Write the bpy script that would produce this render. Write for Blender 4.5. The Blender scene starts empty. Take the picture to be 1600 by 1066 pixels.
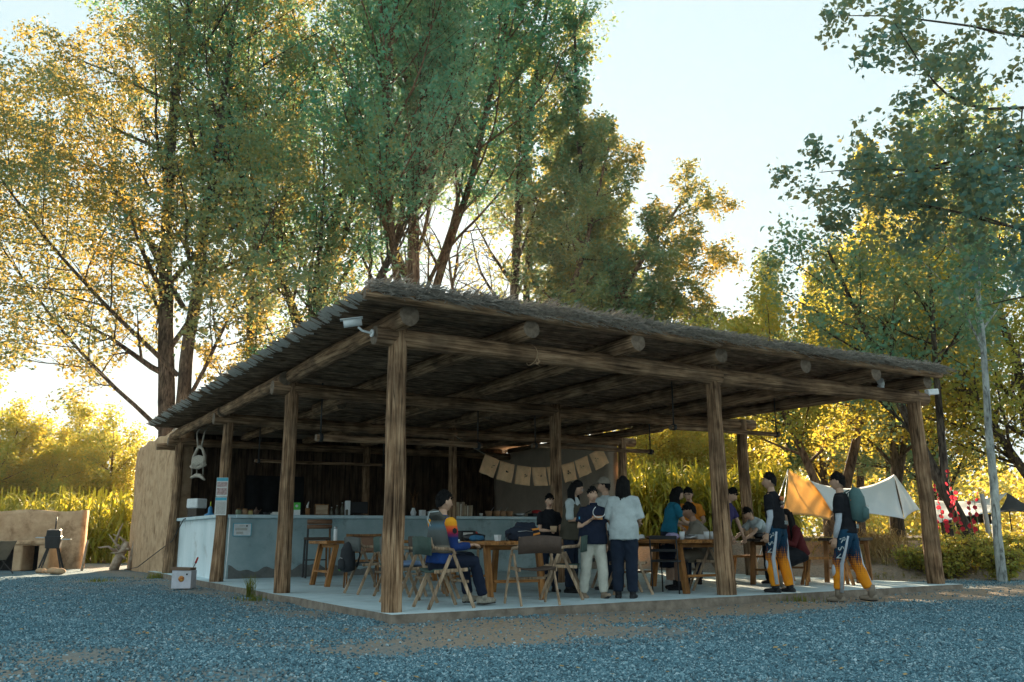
import bpy, bmesh, math, random
import numpy as np
from mathutils import Vector, Matrix, Euler, noise as mnoise

rng = random.Random(7)
nrg = np.random.default_rng(7)
S = bpy.context.scene
COL = S.collection
R = math.radians

# ------------------------------------------------------------------ camera
CAM = Vector((-4.1298, -9.5097, 0.82))
AX_R = Vector((0.85828, -0.51315, -0.00567))
AX_U = Vector((-0.10488, -0.18621, 0.97690))
AX_F = Vector((0.50235, 0.83786, 0.21364))
cam_d = bpy.data.cameras.new('camera')
cam_d.sensor_width = 36.0
cam_d.lens = 1390.03 / 1600 * 36.0
cam_d.clip_start = 0.1
cam_d.clip_end = 2000
cam = bpy.data.objects.new('camera', cam_d)
COL.objects.link(cam)
m4 = Matrix.Identity(4)
for i in range(3):
    m4[i][0] = AX_R[i]; m4[i][1] = AX_U[i]; m4[i][2] = -AX_F[i]; m4[i][3] = CAM[i]
cam.matrix_world = m4
S.camera = cam

# ------------------------------------------------------------------ light
SUN_DIR = Vector((0.4212, 0.8541, 0.3052)).normalized()
SUN_EL = math.asin(SUN_DIR.z)
SUN_AZ = math.atan2(SUN_DIR.x, SUN_DIR.y)
W = bpy.data.worlds.new('World')
S.world = W
W.use_nodes = True
wn = W.node_tree.nodes; wl = W.node_tree.links
bg = wn['Background']
sky = wn.new('ShaderNodeTexSky')
sky.sky_type = 'NISHITA'
sky.sun_disc = False
sky.sun_elevation = SUN_EL
sky.sun_rotation = SUN_AZ
sky.air_density = 1.0
sky.dust_density = 1.2
sky.ozone_density = 2.5
hz = wn.new('ShaderNodeMixRGB')
hz.inputs[0].default_value = 0.985
hz.inputs[2].default_value = (1.44, 1.84, 1.92, 1)      # thin even veil of high cloud
wl.new(sky.outputs[0], hz.inputs[1])
wl.new(hz.outputs[0], bg.inputs[0])
bg.inputs[1].default_value = 0.10
sun_d = bpy.data.lights.new('sun', 'SUN')
sun_d.energy = 5.0
sun_d.angle = R(0.6)
sun_d.color = (1.0, 0.78, 0.52)
sun = bpy.data.objects.new('sun', sun_d)
COL.objects.link(sun)
sun.location = (30, 60, 30)
sun.rotation_euler = SUN_DIR.to_track_quat('Z', 'Y').to_euler()
S.view_settings.view_transform = 'Standard'
S.view_settings.look = 'None'
S.view_settings.gamma = 1.0
S.view_settings.exposure = 2.3
S.render.engine = 'CYCLES'
S.cycles.max_bounces = 10
S.cycles.diffuse_bounces = 7
S.cycles.transmission_bounces = 7
S.cycles.transparent_max_bounces = 6
S.cycles.use_denoising = True
S.cycles.sample_clamp_indirect = 6.0
S.cycles.volume_bounces = 0
S.cycles.volume_step_rate = 4.0

# ------------------------------------------------------------------ helpers
def link(o, parent=None):
    COL.objects.link(o)
    if parent is not None:
        o.parent = parent
    return o

def tag(o, label=None, cat=None, group=None, kind=None):
    if label: o['label'] = label
    if cat: o['category'] = cat
    if group: o['group'] = group
    if kind: o['kind'] = kind
    return o

def empty(name, loc=(0, 0, 0), rz=0.0, label=None, cat=None, group=None):
    o = bpy.data.objects.new(name, None)
    o.location = loc
    o.rotation_euler = (0, 0, rz)
    o.empty_display_size = 0.2
    link(o)
    return tag(o, label, cat, group)

def face(phi):
    """turn so that local +Y looks along the picture direction phi (0 right, 90 away, 180 left, 270 to viewer)"""
    return R(phi - 30.95 - 90)

class MB:
    def __init__(s):
        s.v = []; s.f = []; s.m = []; s.sm = []
    def add(s, vs, fs, mi=0, smooth=False):
        b = len(s.v)
        s.v += [tuple(v) for v in vs]
        for f in fs:
            s.f.append(tuple(i + b for i in f)); s.m.append(mi); s.sm.append(smooth)
    def box(s, c, d, rot=None, mi=0, taper=1.0):
        hx, hy, hz_ = d[0] / 2, d[1] / 2, d[2] / 2
        vs = []
        for z in (-1, 1):
            k = 1.0 if z < 0 else taper
            for x, y in ((-1, -1), (1, -1), (1, 1), (-1, 1)):
                vs.append(Vector((x * hx * k, y * hy * k, z * hz_)))
        if rot is not None:
            M = Euler(rot).to_matrix()
            vs = [M @ v for v in vs]
        c = Vector(c)
        s.add([v + c for v in vs], [(0, 3, 2, 1), (4, 5, 6, 7), (0, 1, 5, 4), (1, 2, 6, 5), (2, 3, 7, 6), (3, 0, 4, 7)], mi)
        return s
    def bar(s, p0, p1, w, d, up=(0, 0, 1), mi=0, w1=None, d1=None):
        """rectangular bar from p0 to p1, w across, d along 'up'"""
        p0 = Vector(p0); p1 = Vector(p1)
        t = (p1 - p0).normalized()
        up = Vector(up)
        a = t.cross(up)
        if a.length < 1e-4: a = t.cross(Vector((1, 0, 0)))
        a.normalize(); b = a.cross(t).normalized()
        w1 = w if w1 is None else w1; d1 = d if d1 is None else d1
        vs = []
        for p, ww, dd in ((p0, w, d), (p1, w1, d1)):
            for i, j in ((-1, -1), (1, -1), (1, 1), (-1, 1)):
                vs.append(p + a * (i * ww / 2) + b * (j * dd / 2))
        s.add(vs, [(0, 1, 2, 3)[::-1][::-1], (7, 6, 5, 4), (0, 4, 5, 1), (1, 5, 6, 2), (2, 6, 7, 3), (3, 7, 4, 0)], mi)
        return s
    def tube(s, pts, rad, n=8, mi=0, cap=True, smooth=True, side=None, mi_cap=None, jit=0.0):
        """loft along pts; rad = list of r or (a,b); side = direction of a"""
        pts = [Vector(p) for p in pts]
        k = len(pts)
        if not isinstance(rad, (list, tuple)): rad = [rad] * k
        vs = []
        prev = None
        for i, p in enumerate(pts):
            t = (pts[min(i + 1, k - 1)] - pts[max(i - 1, 0)])
            t = t.normalized() if t.length > 1e-9 else Vector((0, 0, 1))
            ref = Vector(side) if side is not None else (prev if prev is not None else (Vector((1, 0, 0)) if abs(t.x) < .8 else Vector((0, 1, 0))))
            a = ref - t * ref.dot(t)
            if a.length < 1e-5:
                a = t.orthogonal()
            a.normalize()
            prev = a
            b = t.cross(a)
            r = rad[i]
            ra, rb = (r, r) if not isinstance(r, (list, tuple)) else r
            for j in range(n):
                q = 2 * math.pi * j / n
                jj = 1 + (rng.uniform(-jit, jit) if jit else 0)
                vs.append(p + a * (ra * math.cos(q) * jj) + b * (rb * math.sin(q) * jj))
        fs = []
        for i in range(k - 1):
            for j in range(n):
                j2 = (j + 1) % n
                fs.append((i * n + j, i * n + j2, (i + 1) * n + j2, (i + 1) * n + j))
        s.add(vs, fs, mi, smooth)
        if cap:
            b = len(s.v) - k * n
            s.f.append(tuple(b + j for j in reversed(range(n)))); s.m.append(mi if mi_cap is None else mi_cap); s.sm.append(False)
            s.f.append(tuple(b + (k - 1) * n + j for j in range(n))); s.m.append(mi if mi_cap is None else mi_cap); s.sm.append(False)
        return s
    def lathe(s, prof, c=(0, 0, 0), n=14, mi=0, sx=1.0, sy=1.0):
        c = Vector(c)
        vs = []; fs = []
        for r, z in prof:
            for j in range(n):
                q = 2 * math.pi * j / n
                vs.append(c + Vector((r * sx * math.cos(q), r * sy * math.sin(q), z)))
        k = len(prof)
        for i in range(k - 1):
            for j in range(n):
                j2 = (j + 1) % n
                fs.append((i * n + j, i * n + j2, (i + 1) * n + j2, (i + 1) * n + j))
        fs.append(tuple(reversed(range(n))))
        fs.append(tuple((k - 1) * n + j for j in range(n)))
        s.add(vs, fs, mi, True)
        return s
    def ball(s, c, r, mi=0, n=12, k=8, rot=None):
        if not isinstance(r, (list, tuple)): r = (r, r, r)
        c = Vector(c); M = Euler(rot).to_matrix() if rot is not None else None
        vs = []
        for i in range(k + 1):
            th = math.pi * i / k
            for j in range(n):
                q = 2 * math.pi * j / n
                v = Vector((r[0] * math.sin(th) * math.cos(q), r[1] * math.sin(th) * math.sin(q), -r[2] * math.cos(th)))
                if M is not None: v = M @ v
                vs.append(c + v)
        fs = []
        for i in range(k):
            for j in range(n):
                j2 = (j + 1) % n
                fs.append((i * n + j, i * n + j2, (i + 1) * n + j2, (i + 1) * n + j))
        s.add(vs, fs, mi, True)
        return s
    def mesh(s, name, mats):
        me = bpy.data.meshes.new(name)
        me.from_pydata(s.v, [], s.f)
        if not isinstance(mats, (list, tuple)): mats = [mats]
        for m in mats: me.materials.append(m)
        me.polygons.foreach_set('material_index', s.m)
        me.polygons.foreach_set('use_smooth', s.sm)
        me.update()
        return me
    def build(s, name, mats, parent=None, loc=None, rot=None, bevel=0.0):
        o = bpy.data.objects.new(name, s.mesh(name, mats))
        if loc is not None: o.location = loc
        if rot is not None: o.rotation_euler = rot
        link(o, parent)
        if bevel:
            b = o.modifiers.new('bevel', 'BEVEL'); b.width = bevel; b.segments = 1; b.limit_method = 'ANGLE'
        return o

def mesh_np(name, verts, faces_flat, nper, mats, attr=None):
    """fast mesh from numpy; faces all with nper corners; attr = per-face float named tint"""
    me = bpy.data.meshes.new(name)
    nv = len(verts); nf = len(faces_flat) // nper
    me.vertices.add(nv); me.vertices.foreach_set('co', np.asarray(verts, np.float32).ravel())
    me.loops.add(nf * nper); me.loops.foreach_set('vertex_index', np.asarray(faces_flat, np.int32))
    me.polygons.add(nf)
    me.polygons.foreach_set('loop_start', np.arange(0, nf * nper, nper, dtype=np.int32))
    me.polygons.foreach_set('loop_total', np.full(nf, nper, np.int32))
    if not isinstance(mats, (list, tuple)): mats = [mats]
    for m in mats: me.materials.append(m)
    if attr is not None:
        a = me.attributes.new('tint', 'FLOAT', 'FACE')
        a.data.foreach_set('value', np.asarray(attr, np.float32))
    me.update(calc_edges=True)
    me.validate()
    return me

def copy_tree(o, parent=None):
    c = o.copy(); COL.objects.link(c)
    if parent is not None: c.parent = parent
    for ch in list(o.children): copy_tree(ch, c)
    return c

# ------------------------------------------------------------------ materials
MATS = {}
def mat(name, c1, c2=None, rough=.75, scale=8.0, detail=4, stretch=(1, 1, 1), bump=.15, bscale=None, spec=.3, metal=0.0, lo=.35, hi=.65, bdist=.02, spots=0):
    if name in MATS: return MATS[name]
    m = bpy.data.materials.new(name); m.use_nodes = True
    N = m.node_tree.nodes; L = m.node_tree.links
    p = N['Principled BSDF']
    p.inputs['Roughness'].default_value = rough
    p.inputs['Specular IOR Level'].default_value = spec
    p.inputs['Metallic'].default_value = metal
    tc = N.new('ShaderNodeTexCoord'); mp = N.new('ShaderNodeMapping')
    mp.inputs['Scale'].default_value = stretch
    L.new(tc.outputs['Object'], mp.inputs['Vector'])
    nz = N.new('ShaderNodeTexNoise'); nz.inputs['Scale'].default_value = scale; nz.inputs['Detail'].default_value = detail
    nz.inputs['Roughness'].default_value = .62
    L.new(mp.outputs[0], nz.inputs['Vector'])
    cr = N.new('ShaderNodeValToRGB')
    c2 = c2 or tuple(min(1, x * 1.35) for x in c1)
    cr.color_ramp.elements[0].position = lo; cr.color_ramp.elements[0].color = (*c1, 1)
    cr.color_ramp.elements[1].position = hi; cr.color_ramp.elements[1].color = (*c2, 1)
    L.new(nz.outputs['Fac'], cr.inputs[0])
    if spots:
        ns = N.new('ShaderNodeTexNoise'); ns.inputs['Scale'].default_value = spots; ns.inputs['Detail'].default_value = 6; ns.inputs['Roughness'].default_value = .7
        L.new(tc.outputs['Object'], ns.inputs['Vector'])
        rs = N.new('ShaderNodeValToRGB'); rs.color_ramp.elements[0].position = .30; rs.color_ramp.elements[0].color = (.50, .46, .42, 1); rs.color_ramp.elements[1].position = .46; rs.color_ramp.elements[1].color = (1, 1, 1, 1)
        L.new(ns.outputs['Fac'], rs.inputs[0])
        mu = N.new('ShaderNodeMixRGB'); mu.blend_type = 'MULTIPLY'; mu.inputs[0].default_value = .9; L.new(cr.outputs[0], mu.inputs[1]); L.new(rs.outputs[0], mu.inputs[2])
        L.new(mu.outputs[0], p.inputs['Base Color'])
    else:
        L.new(cr.outputs[0], p.inputs['Base Color'])
    if bump:
        n2 = nz
        if bscale:
            n2 = N.new('ShaderNodeTexNoise'); n2.inputs['Scale'].default_value = bscale; n2.inputs['Detail'].default_value = 4
            L.new(mp.outputs[0], n2.inputs['Vector'])
        b = N.new('ShaderNodeBump'); b.inputs['Strength'].default_value = bump; b.inputs['Distance'].default_value = bdist
        L.new(n2.outputs['Fac'], b.inputs['Height']); L.new(b.outputs[0], p.inputs['Normal'])
    MATS[name] = m
    return m

def wood(name, dark, light, sc=5.0, zs=.06, crack=True, rough=.85, bump=.5):
    """weathered timber with its grain along local Z"""
    if name in MATS: return MATS[name]
    m = bpy.data.materials.new(name); m.use_nodes = True
    N = m.node_tree.nodes; L = m.node_tree.links
    p = N['Principled BSDF']; p.inputs['Roughness'].default_value = rough; p.inputs['Specular IOR Level'].default_value = .15
    tc = N.new('ShaderNodeTexCoord'); oi = N.new('ShaderNodeObjectInfo')
    ad = N.new('ShaderNodeVectorMath'); ad.operation = 'ADD'
    sc_ = N.new('ShaderNodeVectorMath'); sc_.operation = 'SCALE'; sc_.inputs[3].default_value = 37.0
    cb = N.new('ShaderNodeCombineXYZ')
    for k in range(3): L.new(oi.outputs['Random'], cb.inputs[k])
    L.new(cb.outputs[0], sc_.inputs[0])
    L.new(tc.outputs['Object'], ad.inputs[0]); L.new(sc_.outputs[0], ad.inputs[1])
    mp = N.new('ShaderNodeMapping'); mp.inputs['Scale'].default_value = (1, 1, zs)
    L.new(ad.outputs[0], mp.inputs['Vector'])
    g = N.new('ShaderNodeTexNoise'); g.inputs['Scale'].default_value = sc * 6; g.inputs['Detail'].default_value = 6; g.inputs['Roughness'].default_value = .65
    L.new(mp.outputs[0], g.inputs['Vector'])
    big = N.new('ShaderNodeTexNoise'); big.inputs['Scale'].default_value = sc * .55; big.inputs['Detail'].default_value = 3
    L.new(ad.outputs[0], big.inputs['Vector'])
    cr = N.new('ShaderNodeValToRGB')
    e = cr.color_ramp.elements
    e[0].position = .34; e[0].color = (*[x * .35 for x in dark], 1)
    e[1].position = .66; e[1].color = (*light, 1)
    x = e.new(.46); x.color = (*dark, 1)
    L.new(g.outputs['Fac'], cr.inputs[0])
    mx = N.new('ShaderNodeMixRGB'); mx.blend_type = 'MULTIPLY'; mx.inputs[0].default_value = .8
    cr2 = N.new('ShaderNodeValToRGB'); cr2.color_ramp.elements[0].position = .36; cr2.color_ramp.elements[0].color = (.42, .42, .44, 1)
    cr2.color_ramp.elements[1].position = .62; cr2.color_ramp.elements[1].color = (1.1, 1.1, 1.1, 1)
    L.new(big.outputs['Fac'], cr2.inputs[0])
    L.new(cr.outputs[0], mx.inputs[1]); L.new(cr2.outputs[0], mx.inputs[2])
    # long drying cracks and knots
    mc = N.new('ShaderNodeMapping'); mc.inputs['Scale'].default_value = (1, 1, zs * .35); L.new(ad.outputs[0], mc.inputs['Vector'])
    cn = N.new('ShaderNodeTexNoise'); cn.inputs['Scale'].default_value = sc * 2.6; cn.inputs['Detail'].default_value = 2; L.new(mc.outputs[0], cn.inputs['Vector'])
    cc = N.new('ShaderNodeValToRGB'); ce = cc.color_ramp.elements
    ce[0].position = .475; ce[0].color = (1, 1, 1, 1); ce[1].position = .525; ce[1].color = (1, 1, 1, 1)
    if crack:
        x2 = ce.new(.50); x2.color = (.16, .14, .13, 1)
    L.new(cn.outputs['Fac'], cc.inputs[0])
    mk = N.new('ShaderNodeMapping'); mk.inputs['Scale'].default_value = (1, 1, .45); L.new(ad.outputs[0], mk.inputs['Vector'])
    vk = N.new('ShaderNodeTexVoronoi'); vk.inputs['Scale'].default_value = sc * .75; L.new(mk.outputs[0], vk.inputs['Vector'])
    ck = N.new('ShaderNodeValToRGB'); ck.color_ramp.elements[0].position = .07; ck.color_ramp.elements[0].color = (.22, .17, .14, 1); ck.color_ramp.elements[1].position = .17; ck.color_ramp.elements[1].color = (1, 1, 1, 1)
    L.new(vk.outputs['Distance'], ck.inputs[0])
    m3 = N.new('ShaderNodeMixRGB'); m3.blend_type = 'MULTIPLY'; m3.inputs[0].default_value = .85 if crack else 0.0; L.new(mx.outputs[0], m3.inputs[1]); L.new(cc.outputs[0], m3.inputs[2])
    m5 = N.new('ShaderNodeMixRGB'); m5.blend_type = 'MULTIPLY'; m5.inputs[0].default_value = .7 if crack else .25; L.new(m3.outputs[0], m5.inputs[1]); L.new(ck.outputs[0], m5.inputs[2])
    L.new(m5.outputs[0], p.inputs['Base Color'])
    b = N.new('ShaderNodeBump'); b.inputs['Strength'].default_value = bump; b.inputs['Distance'].default_value = .02
    L.new(g.outputs['Fac'], b.inputs['Height']); L.new(b.outputs[0], p.inputs['Normal'])
    MATS[name] = m
    return m

def leafmat(name, refl_a, refl_b, trans_a, trans_b, tf=.5):
    m = bpy.data.materials.new(name); m.use_nodes = True
    N = m.node_tree.nodes; L = m.node_tree.links
    N.remove(N['Principled BSDF'])
    out = N['Material Output']
    at = N.new('ShaderNodeAttribute'); at.attribute_name = 'tint'
    def ramp(a, b):
        c = N.new('ShaderNodeValToRGB'); c.color_ramp.elements[0].color = (*a, 1); c.color_ramp.elements[1].color = (*b, 1)
        L.new(at.outputs['Fac'], c.inputs[0]); return c
    ra = ramp(refl_a, refl_b); ta = ramp(trans_a, trans_b)
    d = N.new('ShaderNodeBsdfPrincipled'); d.inputs['Roughness'].default_value = .5; d.inputs['Specular IOR Level'].default_value = .35
    t = N.new('ShaderNodeBsdfTranslucent')
    L.new(ra.outputs[0], d.inputs['Base Color']); L.new(ta.outputs[0], t.inputs['Color'])
    mx = N.new('ShaderNodeMixShader'); mx.inputs[0].default_value = tf
    L.new(d.outputs[0], mx.inputs[1]); L.new(t.outputs[0], mx.inputs[2])
    L.new(mx.outputs[0], out.inputs['Surface'])
    MATS[name] = m
    return m

POST = wood('post_timber', (.27, .155, .085), (.52, .34, .205))
BEAM = wood('beam_timber', (.24, .14, .078), (.48, .315, .19))
POLE = wood('roof_pole_timber', (.17, .11, .07), (.36, .245, .16), sc=9)
LOGEND = mat('log_end', (.10, .072, .05), (.22, .165, .12), scale=14, bump=.4)
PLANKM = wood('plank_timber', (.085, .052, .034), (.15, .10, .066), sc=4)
PINE = wood('table_pine', (.36, .15, .045), (.52, .25, .085), sc=5, rough=.55, bump=.12, crack=False)
PINEX = wood('chair_ash', (.40, .27, .17), (.58, .42, .29), sc=6, rough=.6, bump=.1, crack=False)
PINEB = wood('chair_brown', (.26, .12, .045), (.36, .18, .075), sc=6, rough=.6, bump=.1, crack=False)
DARKW = wood('dark_table_wood', (.035, .026, .022), (.075, .055, .045), sc=5, rough=.5, bump=.1, crack=False)

# ------------------------------------------------------------------ ground
FH = Vector((AX_F.x, AX_F.y, 0)).normalized()
def sstep(a, b, x):
    t = np.clip((x - a) / (b - a), 0, 1)
    return t * t * (3 - 2 * t)
def wav(x, y):
    return (np.sin(x * 1.7 + y * .9) * .5 + np.sin(x * .63 - y * 1.31 + 1.7) * .6 + np.sin(x * 3.1 + y * 2.3 + .4) * .25 + np.sin(-x * 2.2 + y * 4.7) * .15)
def ground_z(x, y):
    x = np.asarray(x, float); y = np.asarray(y, float)
    d = (x - CAM.x) * FH.x + (y - CAM.y) * FH.y
    s = d - 18.6 + .25 * wav(x * .8, y * .8)
    bank = (sstep(0, .7, s) * .27 + sstep(1.2, 2.6, s) * .47) * sstep(9.9, 10.9, x)
    z = -.10 + bank + .018 * wav(x * .9, y * .9) + .008 * wav(x * 3, y * 3)
    near = (x > -.6) & (x < 10.2) & (y > -.9) & (y < 15)
    return np.where(near, np.minimum(z, -.07), z)

def gmat():
    m = bpy.data.materials.new('gravel_ground'); m.use_nodes = True
    N = m.node_tree.nodes; L = m.node_tree.links
    p = N['Principled BSDF']; p.inputs['Roughness'].default_value = .9; p.inputs['Specular IOR Level'].default_value = .15
    tc = N.new('ShaderNodeTexCoord')
    vo = N.new('ShaderNodeTexVoronoi'); vo.inputs['Scale'].default_value = 42; L.new(tc.outputs['Object'], vo.inputs['Vector'])
    g = N.new('ShaderNodeValToRGB')
    g.color_ramp.elements[0].color = (.05, .095, .12, 1); g.color_ramp.elements[1].color = (.18, .275, .32, 1)
    L.new(vo.outputs['Color'], g.inputs[0])
    nd = N.new('ShaderNodeTexNoise'); nd.inputs['Scale'].default_value = 26; nd.inputs['Detail'].default_value = 7; nd.inputs['Roughness'].default_value = .7
    L.new(tc.outputs['Object'], nd.inputs['Vector'])
    dirt = N.new('ShaderNodeValToRGB')
    dirt.color_ramp.elements[0].position = .3; dirt.color_ramp.elements[0].color = (.20, .15, .11, 1)
    dirt.color_ramp.elements[1].position = .72; dirt.color_ramp.elements[1].color = (.42, .335, .255, 1)
    L.new(nd.outputs['Fac'], dirt.inputs[0])
    at = N.new('ShaderNodeAttribute'); at.attribute_name = 'dirt'
    n3 = N.new('ShaderNodeTexNoise'); n3.inputs['Scale'].default_value = 5; n3.inputs['Detail'].default_value = 6
    L.new(tc.outputs['Object'], n3.inputs['Vector'])
    sm = N.new('ShaderNodeMath'); sm.operation = 'ADD'; L.new(at.outputs['Fac'], sm.inputs[0])
    s2 = N.new('ShaderNodeMath'); s2.operation = 'MULTIPLY_ADD'; s2.inputs[1].default_value = .9; s2.inputs[2].default_value = -.45
    L.new(n3.outputs['Fac'], s2.inputs[0]); L.new(s2.outputs[0], sm.inputs[1])
    cl = N.new('ShaderNodeClamp'); L.new(sm.outputs[0], cl.inputs[0])
    mx = N.new('ShaderNodeMixRGB'); L.new(cl.outputs[0], mx.inputs[0]); L.new(g.outputs[0], mx.inputs[1]); L.new(dirt.outputs[0], mx.inputs[2])
    L.new(mx.outputs[0], p.inputs['Base Color'])
    hb = N.new('ShaderNodeMath'); hb.operation = 'ADD'; L.new(vo.outputs['Distance'], hb.inputs[0]); L.new(nd.outputs['Fac'], hb.inputs[1])
    b = N.new('ShaderNodeBump'); b.inputs['Strength'].default_value = .7; b.inputs['Distance'].default_value = .02
    L.new(hb.outputs[0], b.inputs['Height']); L.new(b.outputs[0], p.inputs['Normal'])
    return m
GROUND = gmat()

def dirt_mask(x, y):
    """bare earth along the front of the slab and on the bank"""
    d1 = np.exp(-((y + .95 + .2 * wav(x * .5, y * .5)) / .85) ** 2) * sstep(-1.5, .4, x) * 1.15
    d2 = np.exp(-(((x - .5) / 2.6) ** 2 + ((y + 1.9) / 1.0) ** 2)) * 1.0
    dd = (x - CAM.x) * FH.x + (y - CAM.y) * FH.y
    d3 = sstep(17.4, 18.4, dd) * sstep(9.8, 10.4, x)
    d4 = np.exp(-((x + .5) / .45) ** 2) * sstep(-.5, 1, y) * .6
    d5 = sstep(33, 36, dd)
    d6 = .55 * sstep(.35, 1.1, wav(x * .38 + 2, y * .42 + 1)) + .35 * np.exp(-(((y + 5.2 + .35 * x) % 1e9 - .0) / .22) ** 2)
    return np.clip(np.maximum.reduce([d1, d2, d3, d4, d5, d6]), 0, 1)

def grid_axis(lo, hi, dense_lo, dense_hi, step, grow=1.22):
    a = list(np.arange(dense_lo, dense_hi + 1e-6, step))
    s = step; v = dense_hi
    while v < hi:
        s *= grow; v += s; a.append(min(v, hi))
    s = step; v = dense_lo; pre = []
    while v > lo:
        s *= grow; v -= s; pre.append(max(v, lo))
    return np.array(pre[::-1] + a)
gx = grid_axis(-200, 240, -8, 20, .22); gy = grid_axis(-160, 280, -9, 22, .22)
GX, GY = np.meshgrid(gx, gy)
GZ = ground_z(GX, GY)
nxg, nyg = len(gx), len(gy)
V = np.stack([GX.ravel(), GY.ravel(), GZ.ravel()], 1)
ii = (np.arange(nyg - 1)[:, None] * nxg + np.arange(nxg - 1)[None, :]).ravel()
F = np.stack([ii, ii + 1, ii + nxg + 1, ii + nxg], 1).ravel()
gme = mesh_np('ground', V, F, 4, GROUND)
da = gme.attributes.new('dirt', 'FLOAT', 'POINT')
da.data.foreach_set('value', dirt_mask(GX, GY).ravel().astype(np.float32))
gme.polygons.foreach_set('use_smooth', [True] * len(gme.polygons))
ground = link(bpy.data.objects.new('ground', gme)); tag(ground, kind='structure')

# loose gravel stones, far too many to count
def gravel_cloud():
    P = []
    def ring(d0, d1, per):
        a = (d1 * d1 - d0 * d0) * .62
        n = int(a * per)
        d = np.sqrt(nrg.uniform(d0 * d0, d1 * d1, n)); t = nrg.uniform(-.62, .62, n)
        x = CAM.x + d * FH.x + d * t * AX_R.x / 1.0; y = CAM.y + d * FH.y + d * t * AX_R.y
        return x, y
    xs, ys = [], []
    for d0, d1, per in ((4.8, 8, 3100), (8, 11, 2000), (11, 15, 900), (15, 22, 300)):
        x, y = ring(d0, d1, per); xs.append(x); ys.append(y)
    x = np.concatenate(xs); y = np.concatenate(ys)
    keep = ~((x > -.16) & (x < 9.9) & (y > -.36) & (y < 15))
    dm = dirt_mask(x, y) + .22 * wav(x * 2.6, y * 2.6)
    keep &= nrg.uniform(0, 1, len(x)) > np.clip(dm * 1.35, 0, .95)
    x = x[keep]; y = y[keep]
    z = ground_z(x, y) + .003
    return np.stack([x, y, z], 1)
gp = gravel_cloud()
gm = bpy.data.meshes.new('gravel'); gm.vertices.add(len(gp)); gm.vertices.foreach_set('co', gp.astype(np.float32).ravel()); gm.update()
gravel = link(bpy.data.objects.new('gravel', gm)); tag(gravel, 'loose blue-grey gravel stones spread over the yard', 'gravel', kind='stuff')
STONE = bpy.data.materials.new('stone'); STONE.use_nodes = True
sn = STONE.node_tree.nodes; sl = STONE.node_tree.links
soi = sn.new('ShaderNodeObjectInfo'); scr = sn.new('ShaderNodeValToRGB')
scr.color_ramp.elements[0].color = (.045, .08, .10, 1); scr.color_ramp.elements[1].color = (.42, .53, .58, 1)
for q, c in ((.35, (.085, .18, .23)), (.7, (.13, .24, .29)), (.9, (.22, .36, .42))):
    e_ = scr.color_ramp.elements.new(q); e_.color = (*c, 1)
sl.new(soi.outputs['Random'], scr.inputs[0]); sl.new(scr.outputs[0], sn['Principled BSDF'].inputs['Base Color'])
sn['Principled BSDF'].inputs['Roughness'].default_value = .85; sn['Principled BSDF'].inputs['Specular IOR Level'].default_value = .2

def gn_scatter(obj, material, smin, smax, name):
    ng = bpy.data.node_groups.new(name, 'GeometryNodeTree')
    ng.interface.new_socket('Geometry', in_out='INPUT', socket_type='NodeSocketGeometry')
    ng.interface.new_socket('Geometry', in_out='OUTPUT', socket_type='NodeSocketGeometry')
    n = ng.nodes; l = ng.links
    gi = n.new('NodeGroupInput'); go = n.new('NodeGroupOutput')
    ico = n.new('GeometryNodeMeshIcoSphere'); ico.inputs['Subdivisions'].default_value = 1; ico.inputs['Radius'].default_value = 1.0
    sm_ = n.new('GeometryNodeSetMaterial'); sm_.inputs['Material'].default_value = material
    l.new(ico.outputs['Mesh'], sm_.inputs['Geometry'])
    iop = n.new('GeometryNodeInstanceOnPoints')
    rr = n.new('FunctionNodeRandomValue'); rr.data_type = 'FLOAT_VECTOR'
    rr.inputs[0].default_value = (0, 0, 0); rr.inputs[1].default_value = (6.28, 6.28, 6.28)
    rs = n.new('FunctionNodeRandomValue'); rs.data_type = 'FLOAT_VECTOR'
    rs.inputs[0].default_value = (smin, smin, smin * .6); rs.inputs[1].default_value = (smax, smax, smax * .7)
    rs.inputs['Seed'].default_value = 5
    l.new(gi.outputs[0], iop.inputs['Points']); l.new(sm_.outputs[0], iop.inputs['Instance'])
    l.new(rr.outputs[0], iop.inputs['Rotation']); l.new(rs.outputs[0], iop.inputs['Scale'])
    l.new(iop.outputs[0], go.inputs[0])
    md = obj.modifiers.new('scatter', 'NODES'); md.node_group = ng
gn_scatter(gravel, STONE, .005, .0165, 'gravel_scatter')
sel = nrg.choice(len(gp), 2600, replace=False)
pm = bpy.data.meshes.new('pebbles'); pm.vertices.add(len(sel)); pm.vertices.foreach_set('co', (gp[sel] + np.array([0, 0, .004])).astype(np.float32).ravel()); pm.update()
pebbles = link(bpy.data.objects.new('pebbles', pm)); tag(pebbles, 'larger loose pebbles among the gravel', 'pebbles', kind='stuff')
gn_scatter(pebbles, STONE, .010, .024, 'pebble_scatter')

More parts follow.
